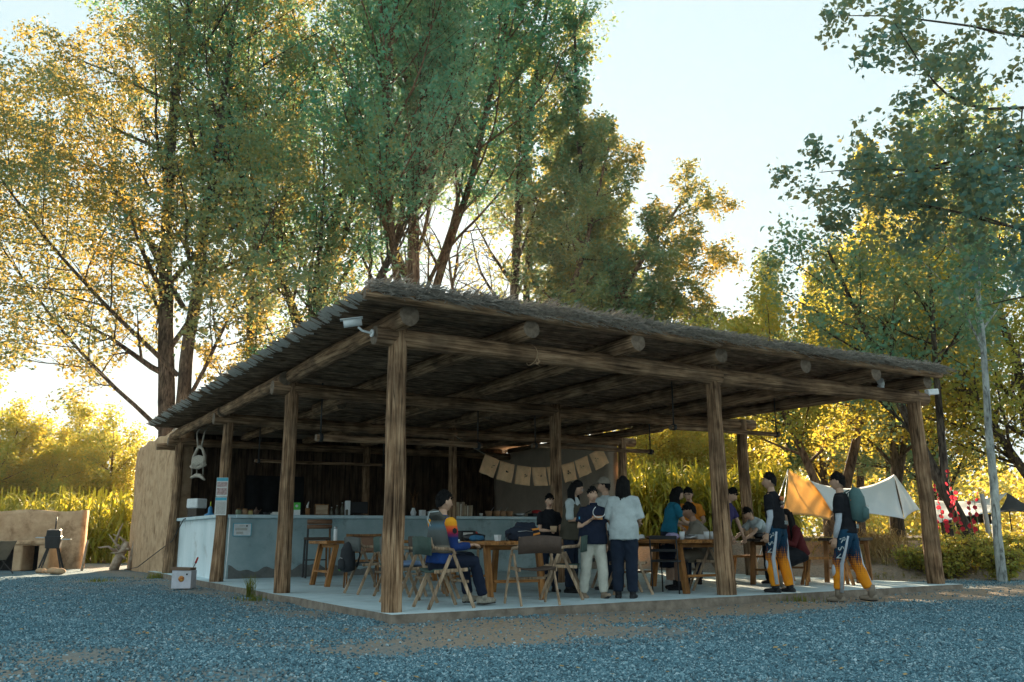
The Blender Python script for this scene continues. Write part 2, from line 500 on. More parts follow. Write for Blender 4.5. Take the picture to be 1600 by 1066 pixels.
# ------------------------------------------------------------------ concrete floor
CONC = mat('concrete', (.46, .60, .65), (.60, .73, .78), rough=.6, scale=1.6, detail=8, bump=.06, bscale=30, spec=.35, spots=1.1)
CONCE = mat('concrete_edge', (.15, .12, .095), (.27, .225, .18), scale=7, bump=.6, bscale=20)
SX0, SX1, SY0, SY1 = -.15, 9.95, -.34, 15.0
mb = MB()
def edge_pts():
    pts = []
    x = SX0
    while x < SX1: pts.append((x, SY0 + .02 * wav(x * 2, 3.) * .8)); x += .15
    y = SY0
    while y < SY1: pts.append((SX1 + .015 * float(wav(1.0, y * 2)), y)); y += .5
    pts.append((SX1, SY1)); pts.append((SX0, SY1))
    y = SY1 - .3
    while y > SY0 + .1: pts.append((SX0 + .02 * float(wav(2., y * 2)), y)); y -= .3
    return pts
ep = edge_pts(); n = len(ep)
mb.add([(x, y, 0) for x, y in ep], [tuple(range(n))], 0)
mb.add([(x, y, 0) for x, y in ep] + [(x, y, -.02) for x, y in ep] + [(x + (.01 if 0 else 0), y - (.012 if y < SY0 + .1 else 0), -.16) for x, y in ep],
       [(i + n, (i + 1) % n + n, (i + 1) % n, i) for i in range(n)] + [(i + 2 * n, (i + 1) % n + 2 * n, (i + 1) % n + n, i + n) for i in range(n)], 1)
slab = mb.build('concrete_floor', [CONC, CONCE]); tag(slab, kind='structure')

# ------------------------------------------------------------------ pavilion
PAV = empty('pavilion', (0, 0, 0), 0, 'open timber pavilion with thatched flat roof on rough log posts', 'pavilion')
def logmesh(L, r0, r1, seed, n=14, bend=.012, rough=.03, oblique=0.0):
    r_ = random.Random(seed)
    k = max(5, int(L / .22))
    mb = MB()
    ph = r_.uniform(0, 9)
    pts = []; vs = []
    for i in range(k + 1):
        t = i / k
        cx = bend * L * .5 * math.sin(t * math.pi * r_.choice([1.0, 1.0]) + 0) * math.cos(ph) + .006 * math.sin(t * 9 + ph)
        cy = bend * L * .5 * math.sin(t * math.pi) * math.sin(ph) + .006 * math.cos(t * 7 + ph)
        r = r0 + (r1 - r0) * t
        for j in range(n):
            q = 2 * math.pi * j / n
            nz = mnoise.noise(Vector((math.cos(q) * 1.6 + seed, math.sin(q) * 1.6, t * L * .9))) * rough * 1.6 + mnoise.noise(Vector((math.cos(q) * 4, math.sin(q) * 4 + seed, t * L * 2.2))) * rough
            rr = r * (1 + nz)
            x = cx + rr * math.cos(q); y = cy + rr * math.sin(q); z = t * L
            if oblique and i == 0: z -= oblique * math.sin(q)
            vs.append((x, y, z))
    fs = []
    for i in range(k):
        for j in range(n):
            j2 = (j + 1) % n
            fs.append((i * n + j, i * n + j2, (i + 1) * n + j2, (i + 1) * n + j))
    mb.add(vs, fs, 0, True)
    b = 0
    mb.f.append(tuple(reversed(range(n)))); mb.m.append(1); mb.sm.append(False)
    mb.f.append(tuple(k * n + j for j in range(n))); mb.m.append(1); mb.sm.append(False)
    return mb
def log(name, p0, p1, r0, r1, parent, m=None, seed=None, bend=.012, rough=.03, n=14):
    p0 = Vector(p0); p1 = Vector(p1); d = p1 - p0
    seed = seed if seed is not None else rng.randint(1, 9999)
    o = logmesh(d.length, r0, r1, seed, n=n, bend=bend, rough=rough).build(name, [m or POST, LOGEND], parent)
    o.location = p0
    o.rotation_euler = d.to_track_quat('Z', 'Y').to_euler()
    return o
ZB = 3.09          # axis of the cross beams
# posts: (x, y, foot radius, top radius, lean x)
for x, y, r0, r1, lx, ly in ((0, 0, .125, .108, 0, 0), (0, 4.15, .122, .105, .01, 0), (0, 8.3, .125, .10, .06, 0), (0.02, 13.3, .12, .10, .07, 0),
                     (5.02, 0, .135, .10, -.03, .02), (9.78, 0, .135, .115, -.08, .03), (4.98, 4.15, .12, .10, 0, 0), (9.78, 4.15, .13, .105, -.06, 0),
                     (4.98, 8.3, .10, .085, 0, 0), (9.75, 8.3, .12, .10, 0, 0), (4.9, 13.2, .11, .095, 0, 0)):
    z0 = -.14 if y < .1 or x < .1 else 0.0
    log('post', (x, y, z0), (x + lx, y + ly, ZB + .13 if y < 1 else ZB + .10), r0, r1, PAV, POST, rough=.09, bend=.010)
# cross beams
log('beam', (-.30, 0, ZB + .02), (5.1, 0, ZB - .01), .115, .125, PAV, BEAM, rough=.05, bend=.004)
log('beam', (5.0, 0.03, ZB), (10.0, 0.03, ZB + .02), .125, .115, PAV, BEAM, rough=.05, bend=.004)
for y, a, b in ((4.15, -.3, 10.1), (8.3, -.25, 10.15)):
    log('beam', (a, y, ZB), (5.05, y, ZB - .03), .11, .105, PAV, BEAM, rough=.04, bend=.004)
    log('beam', (4.95, y + .03, ZB - .03), (b, y + .03, ZB + .02), .105, .11, PAV, BEAM, rough=.04, bend=.004)
log('beam', (-.2, 13.3, ZB), (10.0, 13.3, ZB), .10, .10, PAV, BEAM)
# logs and rafters running to the back, ends showing at the front
ZR = ZB + .205
raf = [-.02, 1.55, 3.15, 4.75, 6.4, 7.95, 9.42]
for i, x in enumerate(raf):
    if i == 0:
        log('rafter', (x - .02, -.42, ZR + .0), (x, 4.3, ZR - .02), .125, .11, PAV, BEAM, bend=.006, rough=.05)
        log('rafter', (x - .1, 4.05, ZR - .05), (x - .08, 8.5, ZR - .06), .11, .10, PAV, BEAM, bend=.006, rough=.05)
        log('rafter', (x - .1, 8.1, ZR - .09), (x - .05, 13.4, ZR - .06), .105, .095, PAV, BEAM, bend=.006, rough=.05)
    else:
        log('rafter', (x, -.46 - .06 * (i % 3), ZR), (x + rng.uniform(-.1, .1), 7.3, ZR - .02), .115, .095, PAV, BEAM, bend=.006, rough=.05)
        log('rafter', (x + .18, 6.6, ZR - .01), (x + .1, 13.4, ZR - .02), .10, .095, PAV, BEAM, bend=.006, rough=.05)
# front edge log
log('fascia_log', (-.66, -.56, ZR + .145), (4.7, -.56, ZR + .14), .062, .07, PAV, BEAM, rough=.06, bend=.002)
log('fascia_log', (4.6, -.57, ZR + .14), (9.62, -.57, ZR + .125), .07, .06, PAV, BEAM, rough=.06, bend=.002)
# poles laid side by side over the rafters; their cut ends show along the left eave
POLEEND = mat('pole_end', (.34, .32, .29), (.52, .49, .45), scale=20, bump=.4)
pole_meshes = []
for k in range(8):
    pole_meshes.append(logmesh(10.3, .036 + .003 * (k % 3), .032, 100 + k, n=9, bend=.001, rough=.10, oblique=.075 + .02 * (k % 3)).mesh('roof_pole', [POLE, POLEEND]))
y = -.50; k = 0
rp = random.Random(3)
while y < 12.9:
    o = bpy.data.objects.new('roof_pole', pole_meshes[rp.randrange(8)])
    droop = .0 if y < 9 else -.02 * (y - 9) / 4
    o.location = (-.68 + rp.uniform(-.05, .04), y, ZR + .135 + rp.uniform(-.008, .012) + droop)
    q = Vector((11, rp.uniform(-.04, .04), .0)).to_track_quat('Z', 'Y') @ Euler((0, 0, rp.uniform(-.5, .5))).to_quaternion()
    o.rotation_euler = q.to_euler()
    link(o, PAV)
    y += rp.uniform(.062, .078)
# reed thatch: an uneven mat with loose straws along the edges
STRAW = mat('reed_straw', (.16, .145, .125), (.38, .34, .29), scale=3, stretch=(6, 6, 6), bump=.3, rough=.9)
def thatch():
    nx, ny = 110, 130
    xs = np.linspace(-.54, 9.64, nx); ys = np.linspace(-.63, 12.95, ny)
    X, Y = np.meshgrid(xs, ys)
    X = X + nrg.uniform(-.03, .03, X.shape); Y = Y + nrg.uniform(-.03, .03, Y.shape)
    zb = ZR + .175
    Zt = zb + .05 + .03 * wav(X * 2.2, Y * 2.2) * .6 + nrg.uniform(-.02, .02, X.shape) + .05 * np.exp(-((X + .4) / 1.6) ** 2) * np.exp(-((Y + .4) / 1.5) ** 2)
    edge = np.minimum.reduce([X + .54, 9.64 - X, Y + .63, 12.95 - Y])
    Zt = np.where(edge < .05, zb + .03, Zt) - np.where(Y > 9, .02 * (Y - 9) / 4, 0)
    Vt = np.stack([X.ravel(), Y.ravel(), Zt.ravel()], 1)
    Zb = np.full_like(Zt, zb - .003) - np.where(Y > 9, .02 * (Y - 9) / 4, 0)
    Vb = np.stack([X.ravel(), Y.ravel(), Zb.ravel()], 1)
    i0 = (np.arange(ny - 1)[:, None] * nx + np.arange(nx - 1)[None, :]).ravel()
    Ft = np.stack([i0, i0 + 1, i0 + nx + 1, i0 + nx], 1)
    Fb = Ft[:, ::-1] + nx * ny
    per = list(range(nx)) + [i * nx + nx - 1 for i in range(1, ny)] + [(ny - 1) * nx + i for i in range(nx - 2, -1, -1)] + [i * nx for i in range(ny - 2, 0, -1)]
    per = np.array(per); nxt = np.roll(per, -1)
    Fs = np.stack([per + nx * ny, nxt + nx * ny, nxt, per], 1)
    o = link(bpy.data.objects.new('thatch_mat', mesh_np('thatch_mat', np.concatenate([Vt, Vb]), np.concatenate([Ft, Fb, Fs]).ravel(), 4, STRAW)), PAV)
    # straws
    P0 = []; D = []; Wd = []
    def strip(n, fx, fy, fz, fd, w=(.004, .009)):
        for _ in range(n):
            P0.append((fx(), fy(), fz())); D.append(fd()); Wd.append(rng.uniform(*w))
    u = rng.uniform
    # front fringe: straws pointing forward and up-right in tufts
    for _ in range(5200):
        x = u(-.64, 9.62)
        tuft = .5 + .5 * math.sin(x * 9 + 2 * math.sin(x * 3.1)) 
        hgt = (.21 if x < 2.2 else .21 - .14 * min(1, (x - 2.2) / 3.5)) * (.55 + .6 * tuft)
        Lh = u(.5, 1) * hgt
        P0.append((x, u(-.66, -.42), zb + u(-.02, .12)))
        D.append((u(.15, .7) * Lh, u(-.75, -.1) * Lh, u(.05, .85) * Lh)); Wd.append(u(.004, .010))
    for _ in range(2600):   # flat lying straws at the front edge
        x = u(-.64, 9.62)
        P0.append((x, u(-.68, -.55), zb + u(-.04, .10))); D.append((u(-.12, .35), u(-.14, .02), u(-.05, .04))); Wd.append(u(.004, .008))
    for _ in range(700):   # left eave
        y_ = u(-.6, 12.9)
        P0.append((-.54 + u(-.03, .05), y_, zb + u(-.01, .11))); D.append((u(-.16, -.02), u(-.08, .08), u(-.08, .07))); Wd.append(u(.004, .009))
    for _ in range(1600):   # right eave
        y_ = u(-.6, 12.9)
        P0.append((9.60 + u(-.05, .05), y_, zb + u(-.01, .10))); D.append((u(.04, .34), u(-.1, .06), u(-.08, .06))); Wd.append(u(.004, .009))
    for _ in range(2600):   # loose on top
        P0.append((u(-.45, 9.55), u(-.6, 5) if u(0, 1) < .7 else u(0, 13.5), zb + u(.06, .12))); D.append((u(-.1, .3), u(-.3, .3), u(0, .14))); Wd.append(u(.004, .008))
    P0 = np.array(P0); D = np.array(D); Wd = np.array(Wd)[:, None]
    a = np.cross(D, nrg.normal(size=D.shape)); a /= np.linalg.norm(a, axis=1, keepdims=True) + 1e-9
    b = np.cross(D, a); b /= np.linalg.norm(b, axis=1, keepdims=True) + 1e-9
    n_ = len(P0)
    tri = [a, -.5 * a + .866 * b, -.5 * a - .866 * b]
    Vs = np.stack([P0 + Wd * t for t in tri] + [P0 + D * .6 + Wd * .8 * t + np.array([0, 0, .0]) for t in tri] + [P0 + D + Wd * .3 * t + np.array([0, 0, -.12]) * np.linalg.norm(D, axis=1, keepdims=True) for t in tri], 1)
    base = np.arange(n_)[:, None] * 9
    q = np.array([0, 1, 4, 3, 1, 2, 5, 4, 2, 0, 3, 5, 3, 4, 7, 6, 4, 5, 8, 7, 5, 3, 6, 8])
    me = mesh_np('thatch_straw', Vs.reshape(-1, 3), (base + q).ravel(), 4, STRAW)
    s_ = link(bpy.data.objects.new('thatch_straw', me), PAV); s_['kind'] = 'stuff'
thatch()
# plank wall at the back, with a dark doorway curtain
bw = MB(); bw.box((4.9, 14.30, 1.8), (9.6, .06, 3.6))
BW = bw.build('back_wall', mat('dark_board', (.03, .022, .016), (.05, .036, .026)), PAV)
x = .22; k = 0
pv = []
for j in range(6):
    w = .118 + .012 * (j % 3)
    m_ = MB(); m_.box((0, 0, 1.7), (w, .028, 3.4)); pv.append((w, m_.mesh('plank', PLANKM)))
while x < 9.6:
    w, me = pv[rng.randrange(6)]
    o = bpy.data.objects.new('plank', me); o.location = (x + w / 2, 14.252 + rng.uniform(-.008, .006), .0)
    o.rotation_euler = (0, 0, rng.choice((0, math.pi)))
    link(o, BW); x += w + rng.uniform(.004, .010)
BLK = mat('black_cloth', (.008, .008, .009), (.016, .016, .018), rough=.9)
dm = MB()
for i in range(13):
    pass
vs = []; fs = []
nx_, nz_ = 22, 12
for iz in range(nz_ + 1):
    for ix in range(nx_ + 1):
        vs.append((1.95 + 1.55 * ix / nx_, 14.17 + .03 * math.sin(ix * 1.1) + .012 * math.sin(iz * .8 + ix), .05 + 2.35 * iz / nz_))
for iz in range(nz_):
    for ix in range(nx_):
        a = iz * (nx_ + 1) + ix
        fs.append((a, a + 1, a + nx_ + 2, a + nx_ + 1))
dm.add(vs, fs, 0, True)
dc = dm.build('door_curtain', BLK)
tag(dc, 'black cloth curtain over the doorway in the plank wall', 'curtain')
# mud walls: side wall on the left, wall behind the banner on the right
MUD = mat('mud_plaster', (.44, .28, .165), (.60, .41, .26), scale=3.2, detail=8, bump=.9, bscale=11, rough=.95, spec=.1, spots=1.6)
MUDD = mat('mud_plaster_inside', (.46, .36, .275), (.58, .46, .36), scale=2.4, detail=8, bump=.3, bscale=14, rough=.95, spec=.1)
def wall_mesh(p0, p1, z0, z1f, th, nseg, nz, mats, name, parent, amp=.02, lean=0.0):
    """thick rough wall from p0 to p1 with top height z1f(t)"""
    p0 = Vector((*p0, 0)); p1 = Vector((*p1, 0)); d = (p1 - p0); nrm = Vector((-d.y, d.x, 0)).normalized()
    mb = MB(); vs = []
    for sd in (0, 1):
        for i in range(nseg + 1):
            t = i / nseg
            for k in range(nz + 1):
                z = z0 + (z1f(t) - z0) * k / nz
                p = p0 + d * t + nrm * (th * sd + (lean * z if sd == 0 else 0))
                nn = mnoise.noise(Vector((p.x * 1.3 + 5 * sd, p.y * 1.3, z * 1.5))) * amp + mnoise.noise(Vector((p.x * 5, p.y * 5, z * 5 + 9 * sd))) * amp * .35
                vs.append(p + nrm * nn + Vector((0, 0, z)))
    row = nz + 1; off = (nseg + 1) * row; fs = []
    for i in range(nseg):
        for k in range(nz):
            a = i * row + k
            fs.append((a, a + row, a + row + 1, a + 1))
            fs.append((off + a, off + a + 1, off + a + row + 1, off + a + row))
        a = i * row + nz; fs.append((a, a + row, off + a + row, off + a))
    for k in range(nz):
        fs.append((k, k + 1, off + k + 1, off + k)); a = nseg * row + k
        fs.append((a, off + a, off + a + 1, a + 1))
    mb.add(vs, fs, 0, True)
    return mb.build(name, mats, parent)
sw = wall_mesh((.02, 19.6), (.02, 13.46), -.16, lambda t: 3.52 - .22 * math.exp(-t * 9) - .12 * t + .03 * math.sin(t * 23), .42, 44, 26, MUD, 'side_wall', PAV, .035)
wall_mesh((9.72, 8.45), (9.72, 14.2), 0.0, lambda t: 3.22, -.3 * -1, 30, 20, MUDD, 'end_wall', PAV, .02)
wall_mesh((4.6, 19.4), (.3, 19.4), -.1, lambda t: 3.3, .3, 20, 8, MUD, 'rear_wall', PAV, .02)
wall_mesh((4.9, 14.4), (4.9, 19.4), -.1, lambda t: 3.3, .3, 20, 8, MUD, 'rear_side_wall', PAV, .02)
rr_ = MB(); rr_.box((2.6, 16.9, 3.25), (4.6, 5.2, .14)); rr_.build('rear_roof', MUDD, PAV)
rr_ = MB(); rr_.box((5.0, 13.72, 3.47), (9.8, 1.72, .10)); rr_.build('hidden_sun_blocker', MUDD, PAV)  # unseen cover added to stop sun leaking in between roof and back wall
log('lintel_log', (.05, 13.42, 2.98), (-.42, 13.46, 2.98), .085, .08, PAV, BEAM)
# gate posts of the slim door frame at the right
log('door_jamb', (9.62, 8.62, 0), (9.62, 8.62, 3.0), .05, .05, PAV, PINEB)

# ------------------------------------------------------------------ bar counter
WHITE = mat('whitewash', (.60, .70, .73), (.76, .84, .87), scale=1.4, detail=8, stretch=(1, 1, .35), bump=.12, bscale=18, rough=.85, spots=1.3)
CEM = mat('counter_cement', (.28, .385, .41), (.40, .50, .52), scale=1.8, detail=9, bump=.15, bscale=16, rough=.85, spots=2.2)
CEMD = mat('damp_cement', (.13, .135, .13), (.20, .20, .19), scale=5, detail=8, bump=.2, rough=.8)
BAR = empty('bar_counter', (.2, 9.3, 0), 0, 'long cement bar counter with whitewashed left side under the roof', 'counter')
def counter_part(name, mb, m, bevel=.01):
    o = mb.build(name, m, BAR, bevel=bevel); o.location = -Vector(BAR.location); return o
CH = 1.20
c = MB(); c.box((.30, 11.35, CH / 2 - .06), (.20, 3.75, CH + .12)); counter_part('side_face', c, WHITE)
c = MB(); c.box((5.0, 9.42, CH / 2), (9.4, .2, CH)); counter_part('front_face', c, CEM)
c = MB(); vs = []; 
for i in range(61):
    x = .45 + 3.6 * i / 60
    vs += [(x, 9.316, .0), (x, 9.316, .20 + .07 * math.sin(x * 5.1) * math.sin(x * 2.3) + .03 * math.sin(x * 17))]
c.add(vs, [(2 * i, 2 * i + 2, 2 * i + 3, 2 * i + 1) for i in range(60)], 0); counter_part('damp_stain', c, CEMD, 0)
c = MB(); c.box((.33, 11.28, CH + .035), (.42, 3.98, .07)); counter_part('side_top', c, CONC)
c = MB(); c.box((5.12, 9.47, CH + .036), (9.16, .46, .07)); counter_part('front_top', c, CONC)

# ------------------------------------------------------------------ trees
BARK = wood('tree_bark', (.085, .065, .05), (.19, .15, .115), sc=2.2, zs=.25, bump=.8)
BARKR = wood('tree_bark_warm', (.16, .10, .065), (.30, .20, .135), sc=2.2, zs=.25, bump=.8)
BARKW = wood('tree_bark_pale', (.36, .38, .36), (.58, .60, .56), sc=2.0, zs=.4, bump=.3)
LF_WILLOW = leafmat('willow_leaf', (.07, .26, .19), (.16, .28, .12), (.22, .26, .09), (.62, .33, .035), .46)
LF_POPLAR = leafmat('poplar_leaf', (.07, .30, .23), (.13, .32, .18), (.20, .32, .13), (.60, .36, .04), .42)
LF_GREEN = leafmat('green_leaf', (.07, .36, .27), (.12, .38, .24), (.14, .38, .19), (.46, .38, .09), .40)
LF_YELLOW = leafmat('yellow_leaf', (.26, .36, .10), (.52, .43, .08), (.38, .42, .08), (.70, .46, .045), .50)
LF_NEAR = leafmat('near_leaf', (.06, .22, .23), (.11, .28, .21), (.20, .30, .14), (.66, .40, .03), .38)
LF_CORN = leafmat('corn_leaf', (.16, .26, .06), (.36, .36, .06), (.46, .50, .07), (.72, .54, .05), .52)

def rotv(v, axis, ang):
    return Matrix.Rotation(ang, 3, axis) @ v

class Tree:
    def __init__(s, seed, crown_fn=None):
        s.r = random.Random(seed); s.br = []; s.tw = []; s.crown_fn = crown_fn
        s.nr = np.random.default_rng(seed)
    def grow(s, p, d, L, r, lvl, maxl, P):
        """one limb: a wandering tapered path, then side shoots"""
        rr = s.r
        k = max(3, int(L / P['seg'][min(lvl, len(P['seg']) - 1)]))
        pts = [p.copy()]; rad = [r]
        dd = d.normalized()
        up = P['up'][min(lvl, len(P['up']) - 1)]
        wob = P['wob'][min(lvl, len(P['wob']) - 1)]
        tip = P.get('tip', .25)
        for i in range(k):
            dd = (dd + Vector((rr.gauss(0, wob), rr.gauss(0, wob), rr.gauss(0, wob * .7))) + Vector((0, 0, up))).normalized()
            p = p + dd * (L / k)
            pts.append(p.copy()); rad.append(r * (1 - (1 - tip) * (i + 1) / k))
        s.br.append((pts, rad, lvl))
        if lvl >= maxl:
            s.tw.append(pts); return
        nch = P['n'][lvl]
        t0 = P['t0'][lvl]
        ga = rr.uniform(0, 6.28)
        for c in range(nch):
            t = t0 + (1 - t0) * ((c + rr.uniform(.1, .9)) / nch)
            f = t * k; i = min(int(f), k - 1)
            q = pts[i].lerp(pts[i + 1], f - i)
            td = (pts[i + 1] - pts[i]).normalized()
            ang = R(rr.uniform(*P['ang'][lvl]))
            ga += 2.4 + rr.uniform(-.5, .5)
            ax = rotv(td.orthogonal().normalized(), td, ga)
            nd = rotv(td, ax, ang)
            prof = P['prof'](t) if lvl == 0 else (1 - .55 * t)
            nl = L * P['lr'][lvl] * prof * rr.uniform(.75, 1.2) if lvl else P['R'] * prof * rr.uniform(.8, 1.15)
            rb = rad[i] * P['rr'][lvl] * min(1, .6 + .5 * prof)
            s.grow(q, nd, nl, max(rb, .006), lvl + 1, maxl, P)
        if lvl < maxl:
            s.tw.append(pts[-2:])
    def trunk_mesh(s, name, m, rmin=.010):
        vs = []; fs = []; b = 0
        for pts, rad, lvl in s.br:
            if rad[0] < rmin: continue
            n = 10 if lvl == 0 else (6 if lvl == 1 else 4)
            k = len(pts)
            prev = None
            for i, p in enumerate(pts):
                t = (pts[min(i + 1, k - 1)] - pts[max(i - 1, 0)]).normalized()
                ref = prev if prev is not None else (Vector((1, 0, 0)) if abs(t.x) < .8 else Vector((0, 1, 0)))
                a = (ref - t * ref.dot(t)); a = a.normalized() if a.length > 1e-5 else t.orthogonal().normalized()
                prev = a; bb = t.cross(a)
                for j in range(n):
                    q = 6.28318 * j / n
                    fl = 1 + (.35 * max(0, 1 - i / 3) if (lvl == 0 and False) else 0)
                    w = rad[i] * (1 + (.10 * mnoise.noise(p * 1.7 + Vector((math.cos(q), math.sin(q), 0)) * 1.1) if lvl == 0 else 0)) * fl
                    v = p + a * (w * math.cos(q)) + bb * (w * math.sin(q)); vs.append((v.x, v.y, v.z))
            for i in range(k - 1):
                for j in range(n):
                    j2 = (j + 1) % n
                    fs += [b + i * n + j, b + i * n + j2, b + (i + 1) * n + j2, b + (i + 1) * n + j]
            b += k * n
        me = mesh_np(name, np.array(vs), np.array(fs), 4, m)
        me.polygons.foreach_set('use_smooth', [True] * len(me.polygons))
        return me
    def leaf_mesh(s, name, m, total, lw, ll, spread, droop=.3, keep=None, tint=None, hang=0.0, mask=None):
        tw = s.tw
        lens = np.array([sum((t[i + 1] - t[i]).length for i in range(len(t) - 1)) for t in tw])
        pr = lens / lens.sum()
        nr = s.nr
        cnt = nr.multinomial(total, pr)
        P = []
        for t, c in zip(tw, cnt):
            if c == 0: continue
            A = np.array([tuple(q) for q in t])
            f = nr.uniform(0.1, 1, c) * (len(t) - 1); i = np.minimum(f.astype(int), len(t) - 2); w = (f - i)[:, None]
            P.append(A[i] * (1 - w) + A[i + 1] * w)
        P = np.concatenate(P)
        off = nr.normal(0, spread, P.shape)
        P = P + off
        if hang: P[:, 2] -= np.abs(nr.normal(0, hang, len(P)))
        if mask is not None:
            P = P[mask(P)]
        n = len(P)
        # leaf axis: outward, drooping
        ax = nr.normal(0, 1, (n, 3)); ax[:, 2] = ax[:, 2] * .6 - droop
        ax /= np.linalg.norm(ax, axis=1, keepdims=True)
        sd = np.cross(ax, nr.normal(0, 1, (n, 3))); sd /= np.linalg.norm(sd, axis=1, keepdims=True)
        nm = np.cross(ax, sd)
        sc = nr.uniform(.5, 1.35, (n, 1))
        l = ll * sc; w = lw * sc
        V = np.stack([P, P + ax * l * .45 + sd * w * .5 + nm * w * .12, P + ax * l, P + ax * l * .45 - sd * w * .5 + nm * w * .12], 1).reshape(-1, 3)
        F = (np.arange(n)[:, None] * 4 + np.arange(4)).ravel()
        # patchy tint: some boughs yellower
        q = P * .45
        pat = np.sin(q[:, 0] * 1.9 + 1.3 * np.sin(q[:, 2] * 1.7)) * np.sin(q[:, 1] * 2.1 + q[:, 2]) * .5 + .5
        tn = np.clip(.25 + .45 * pat + nr.normal(0, .2, n), 0, 1) if tint is None else np.clip(tint(P) + nr.normal(0, .18, n), 0, 1)
        return mesh_np(name, V, F, 4, m, tn)

def plant_tree(name, label, base, trunks, P, seed, bark, leaf, total, lw, ll, spread, maxl=3, droop=.3, hang=0.0, group=None, tint=None, mask=None, cat='tree', rmin=.010, gap=False, zmin=None):
    root = empty(name, base, 0, label, cat, group)
    T = Tree(seed)
    for off, d, L, r in trunks:
        T.grow(Vector(off), Vector(d), L, r, 0, maxl, P)
    tm = T.trunk_mesh('trunk', bark, rmin)
    link(bpy.data.objects.new('trunk', tm), root)
    if zmin is not None and not gap:
        mask = lambda P: P[:, 2] > zmin + .6 * np.sin(P[:, 0] * 1.7) + .4 * np.sin(P[:, 1] * 2.3)
    if gap:
        g0 = np.array(gpos(700, 33, 11.0)); sd_ = np.array(SUN_DIR); bb_ = np.array(base)
        def mask(P, bb_=bb_):
            q = P + bb_ - g0; tt = q @ sd_; d = np.linalg.norm(q - tt[:, None] * sd_, axis=1)
            d = d + .5 * np.sin(P[:, 0] * 2.1) * np.sin(P[:, 2] * 2.7)
            return ((d > 2.4) | (nrg.uniform(0, 1, len(P)) < .06)) & (P[:, 2] > zmin + .6 * np.sin(P[:, 0] * 1.7) + .4 * np.sin(P[:, 1] * 2.3))
    cm = T.leaf_mesh('crown', leaf, total, lw, ll, spread, droop, hang=hang, tint=tint, mask=mask)
    link(bpy.data.objects.new('crown', cm), root)
    return root

def gpos(px, D, z=None):
    """ground point seen at picture column px (of 1600) at forward distance D"""
    k = (px - 800) / 1390.03 / 1.0236
    x = CAM.x + D * (FH.x + k * AX_R.x); y = CAM.y + D * (FH.y + k * AX_R.y)
    return Vector((x, y, float(ground_z(x, y)) if z is None else z))
IR = Vector((AX_R.x, AX_R.y, 0)).normalized()      # picture right, on the ground
UPZ = Vector((0, 0, 1))
def cv(r_, f_, u_):                                # vector from right / away / up amounts
    return IR * r_ + FH * f_ + UPZ * u_

P_BIG = dict(seg=(.9, .55, .4, .3), up=(.03, .045, .03, -.05), wob=(.035, .09, .13, .16), n=(22, 9, 7), t0=(.22, .18, .15), ang=((38, 68), (28, 60), (25, 65)),
             lr=(1, .48, .50), rr=(.42, .5, .5), prof=lambda t: (.55 + 1.1 * t) * (1.15 - t * .75) * (1 if t > .1 else .7), R=7.0, tip=.18)
P_UP = dict(P_BIG, ang=((24, 48), (25, 55), (25, 60)), R=6.0, up=(.02, .09, .06, -.02), n=(24, 9, 7))
P_POP = dict(P_BIG, ang=((18, 36), (18, 40), (20, 50)), R=4.2, up=(.03, .10, .08, .03), n=(34, 8, 6), t0=(.10, .1, .1), prof=lambda t: (1.15 - .95 * t) * (.6 + 1.2 * t if t < .35 else 1), tip=.06)
P_WIL = dict(P_BIG, ang=((40, 75), (30, 65), (25, 70)), R=5.5, up=(.0, .02, -.02, -.12), n=(16, 9, 7), t0=(.3, .15, .1))

P_FULL = dict(P_UP, R=7.4, n=(30, 9, 7), prof=lambda t: .45 + .75 * math.sin(min(1, t * 1.15) * 2.6) ** 1.0, t0=(.20, .15, .1))
P_RND = dict(P_BIG, ang=((30, 58), (28, 60), (25, 60)), up=(.03, .05, .03, -.02), n=(28, 9, 7), t0=(.16, .15, .1), prof=lambda t: max(.12, math.sin(min(1, .12 + t * .92) * 3.0)) ** .8)
# big twin-stemmed tree behind the mud wall
b = gpos(262, 31)
plant_tree('willow_tree', 'tall twin-trunked tree rising behind the left end of the roof', b,
           [((0, 0, 0), cv(-.02, 0, 1), 26, .36), (tuple(cv(.1, 0, 4.2)), cv(.07, .02, 1), 20, .26), (tuple(cv(-.1, 0, 4.2)), cv(-.78, -.1, .66), 11, .085), (tuple(cv(-.1, 0, 6.5)), cv(-.68, -.25, .72), 12, .09), (tuple(cv(.1, 0, 5.2)), cv(.5, -.25, .8), 9, .08), (tuple(cv(-.1, 0, 9)), cv(-.6, .2, .8), 12, .10)],
           dict(P_BIG, n=(24, 9, 7), t0=(.24, .18, .15), R=6.0, up=(.03, .03, .01, -.06)), 11, BARK, LF_WILLOW, 100000, .085, .17, .13, hang=.08, group='trees behind the pavilion')
b = gpos(484, 32)
plant_tree('willow_tree', 'dense green tree with dark leaning trunk behind the left eave', b,
           [((0, 0, 0), cv(.045, 0, 1), 27, .36), (tuple(cv(.2, 0, 5.5)), cv(.30, .1, .9), 19, .19), (tuple(cv(0, 0, 5)), cv(-.25, .1, .9), 18, .17)],
           P_FULL, 12, BARK, LF_GREEN, 86000, .09, .18, .125, hang=.07, gap=True, zmin=5.5, group='trees behind the pavilion')
b = gpos(403, 36)
plant_tree('slender_tree', 'slender straight-stemmed tree between the two big dark trunks', b, [((0, 0, 0), cv(0, 0, 1), 25, .22)],
           dict(P_UP, R=4.5), 13, BARK, LF_WILLOW, 20000, .09, .18, .10, group='trees behind the pavilion')
b = gpos(628, 34)
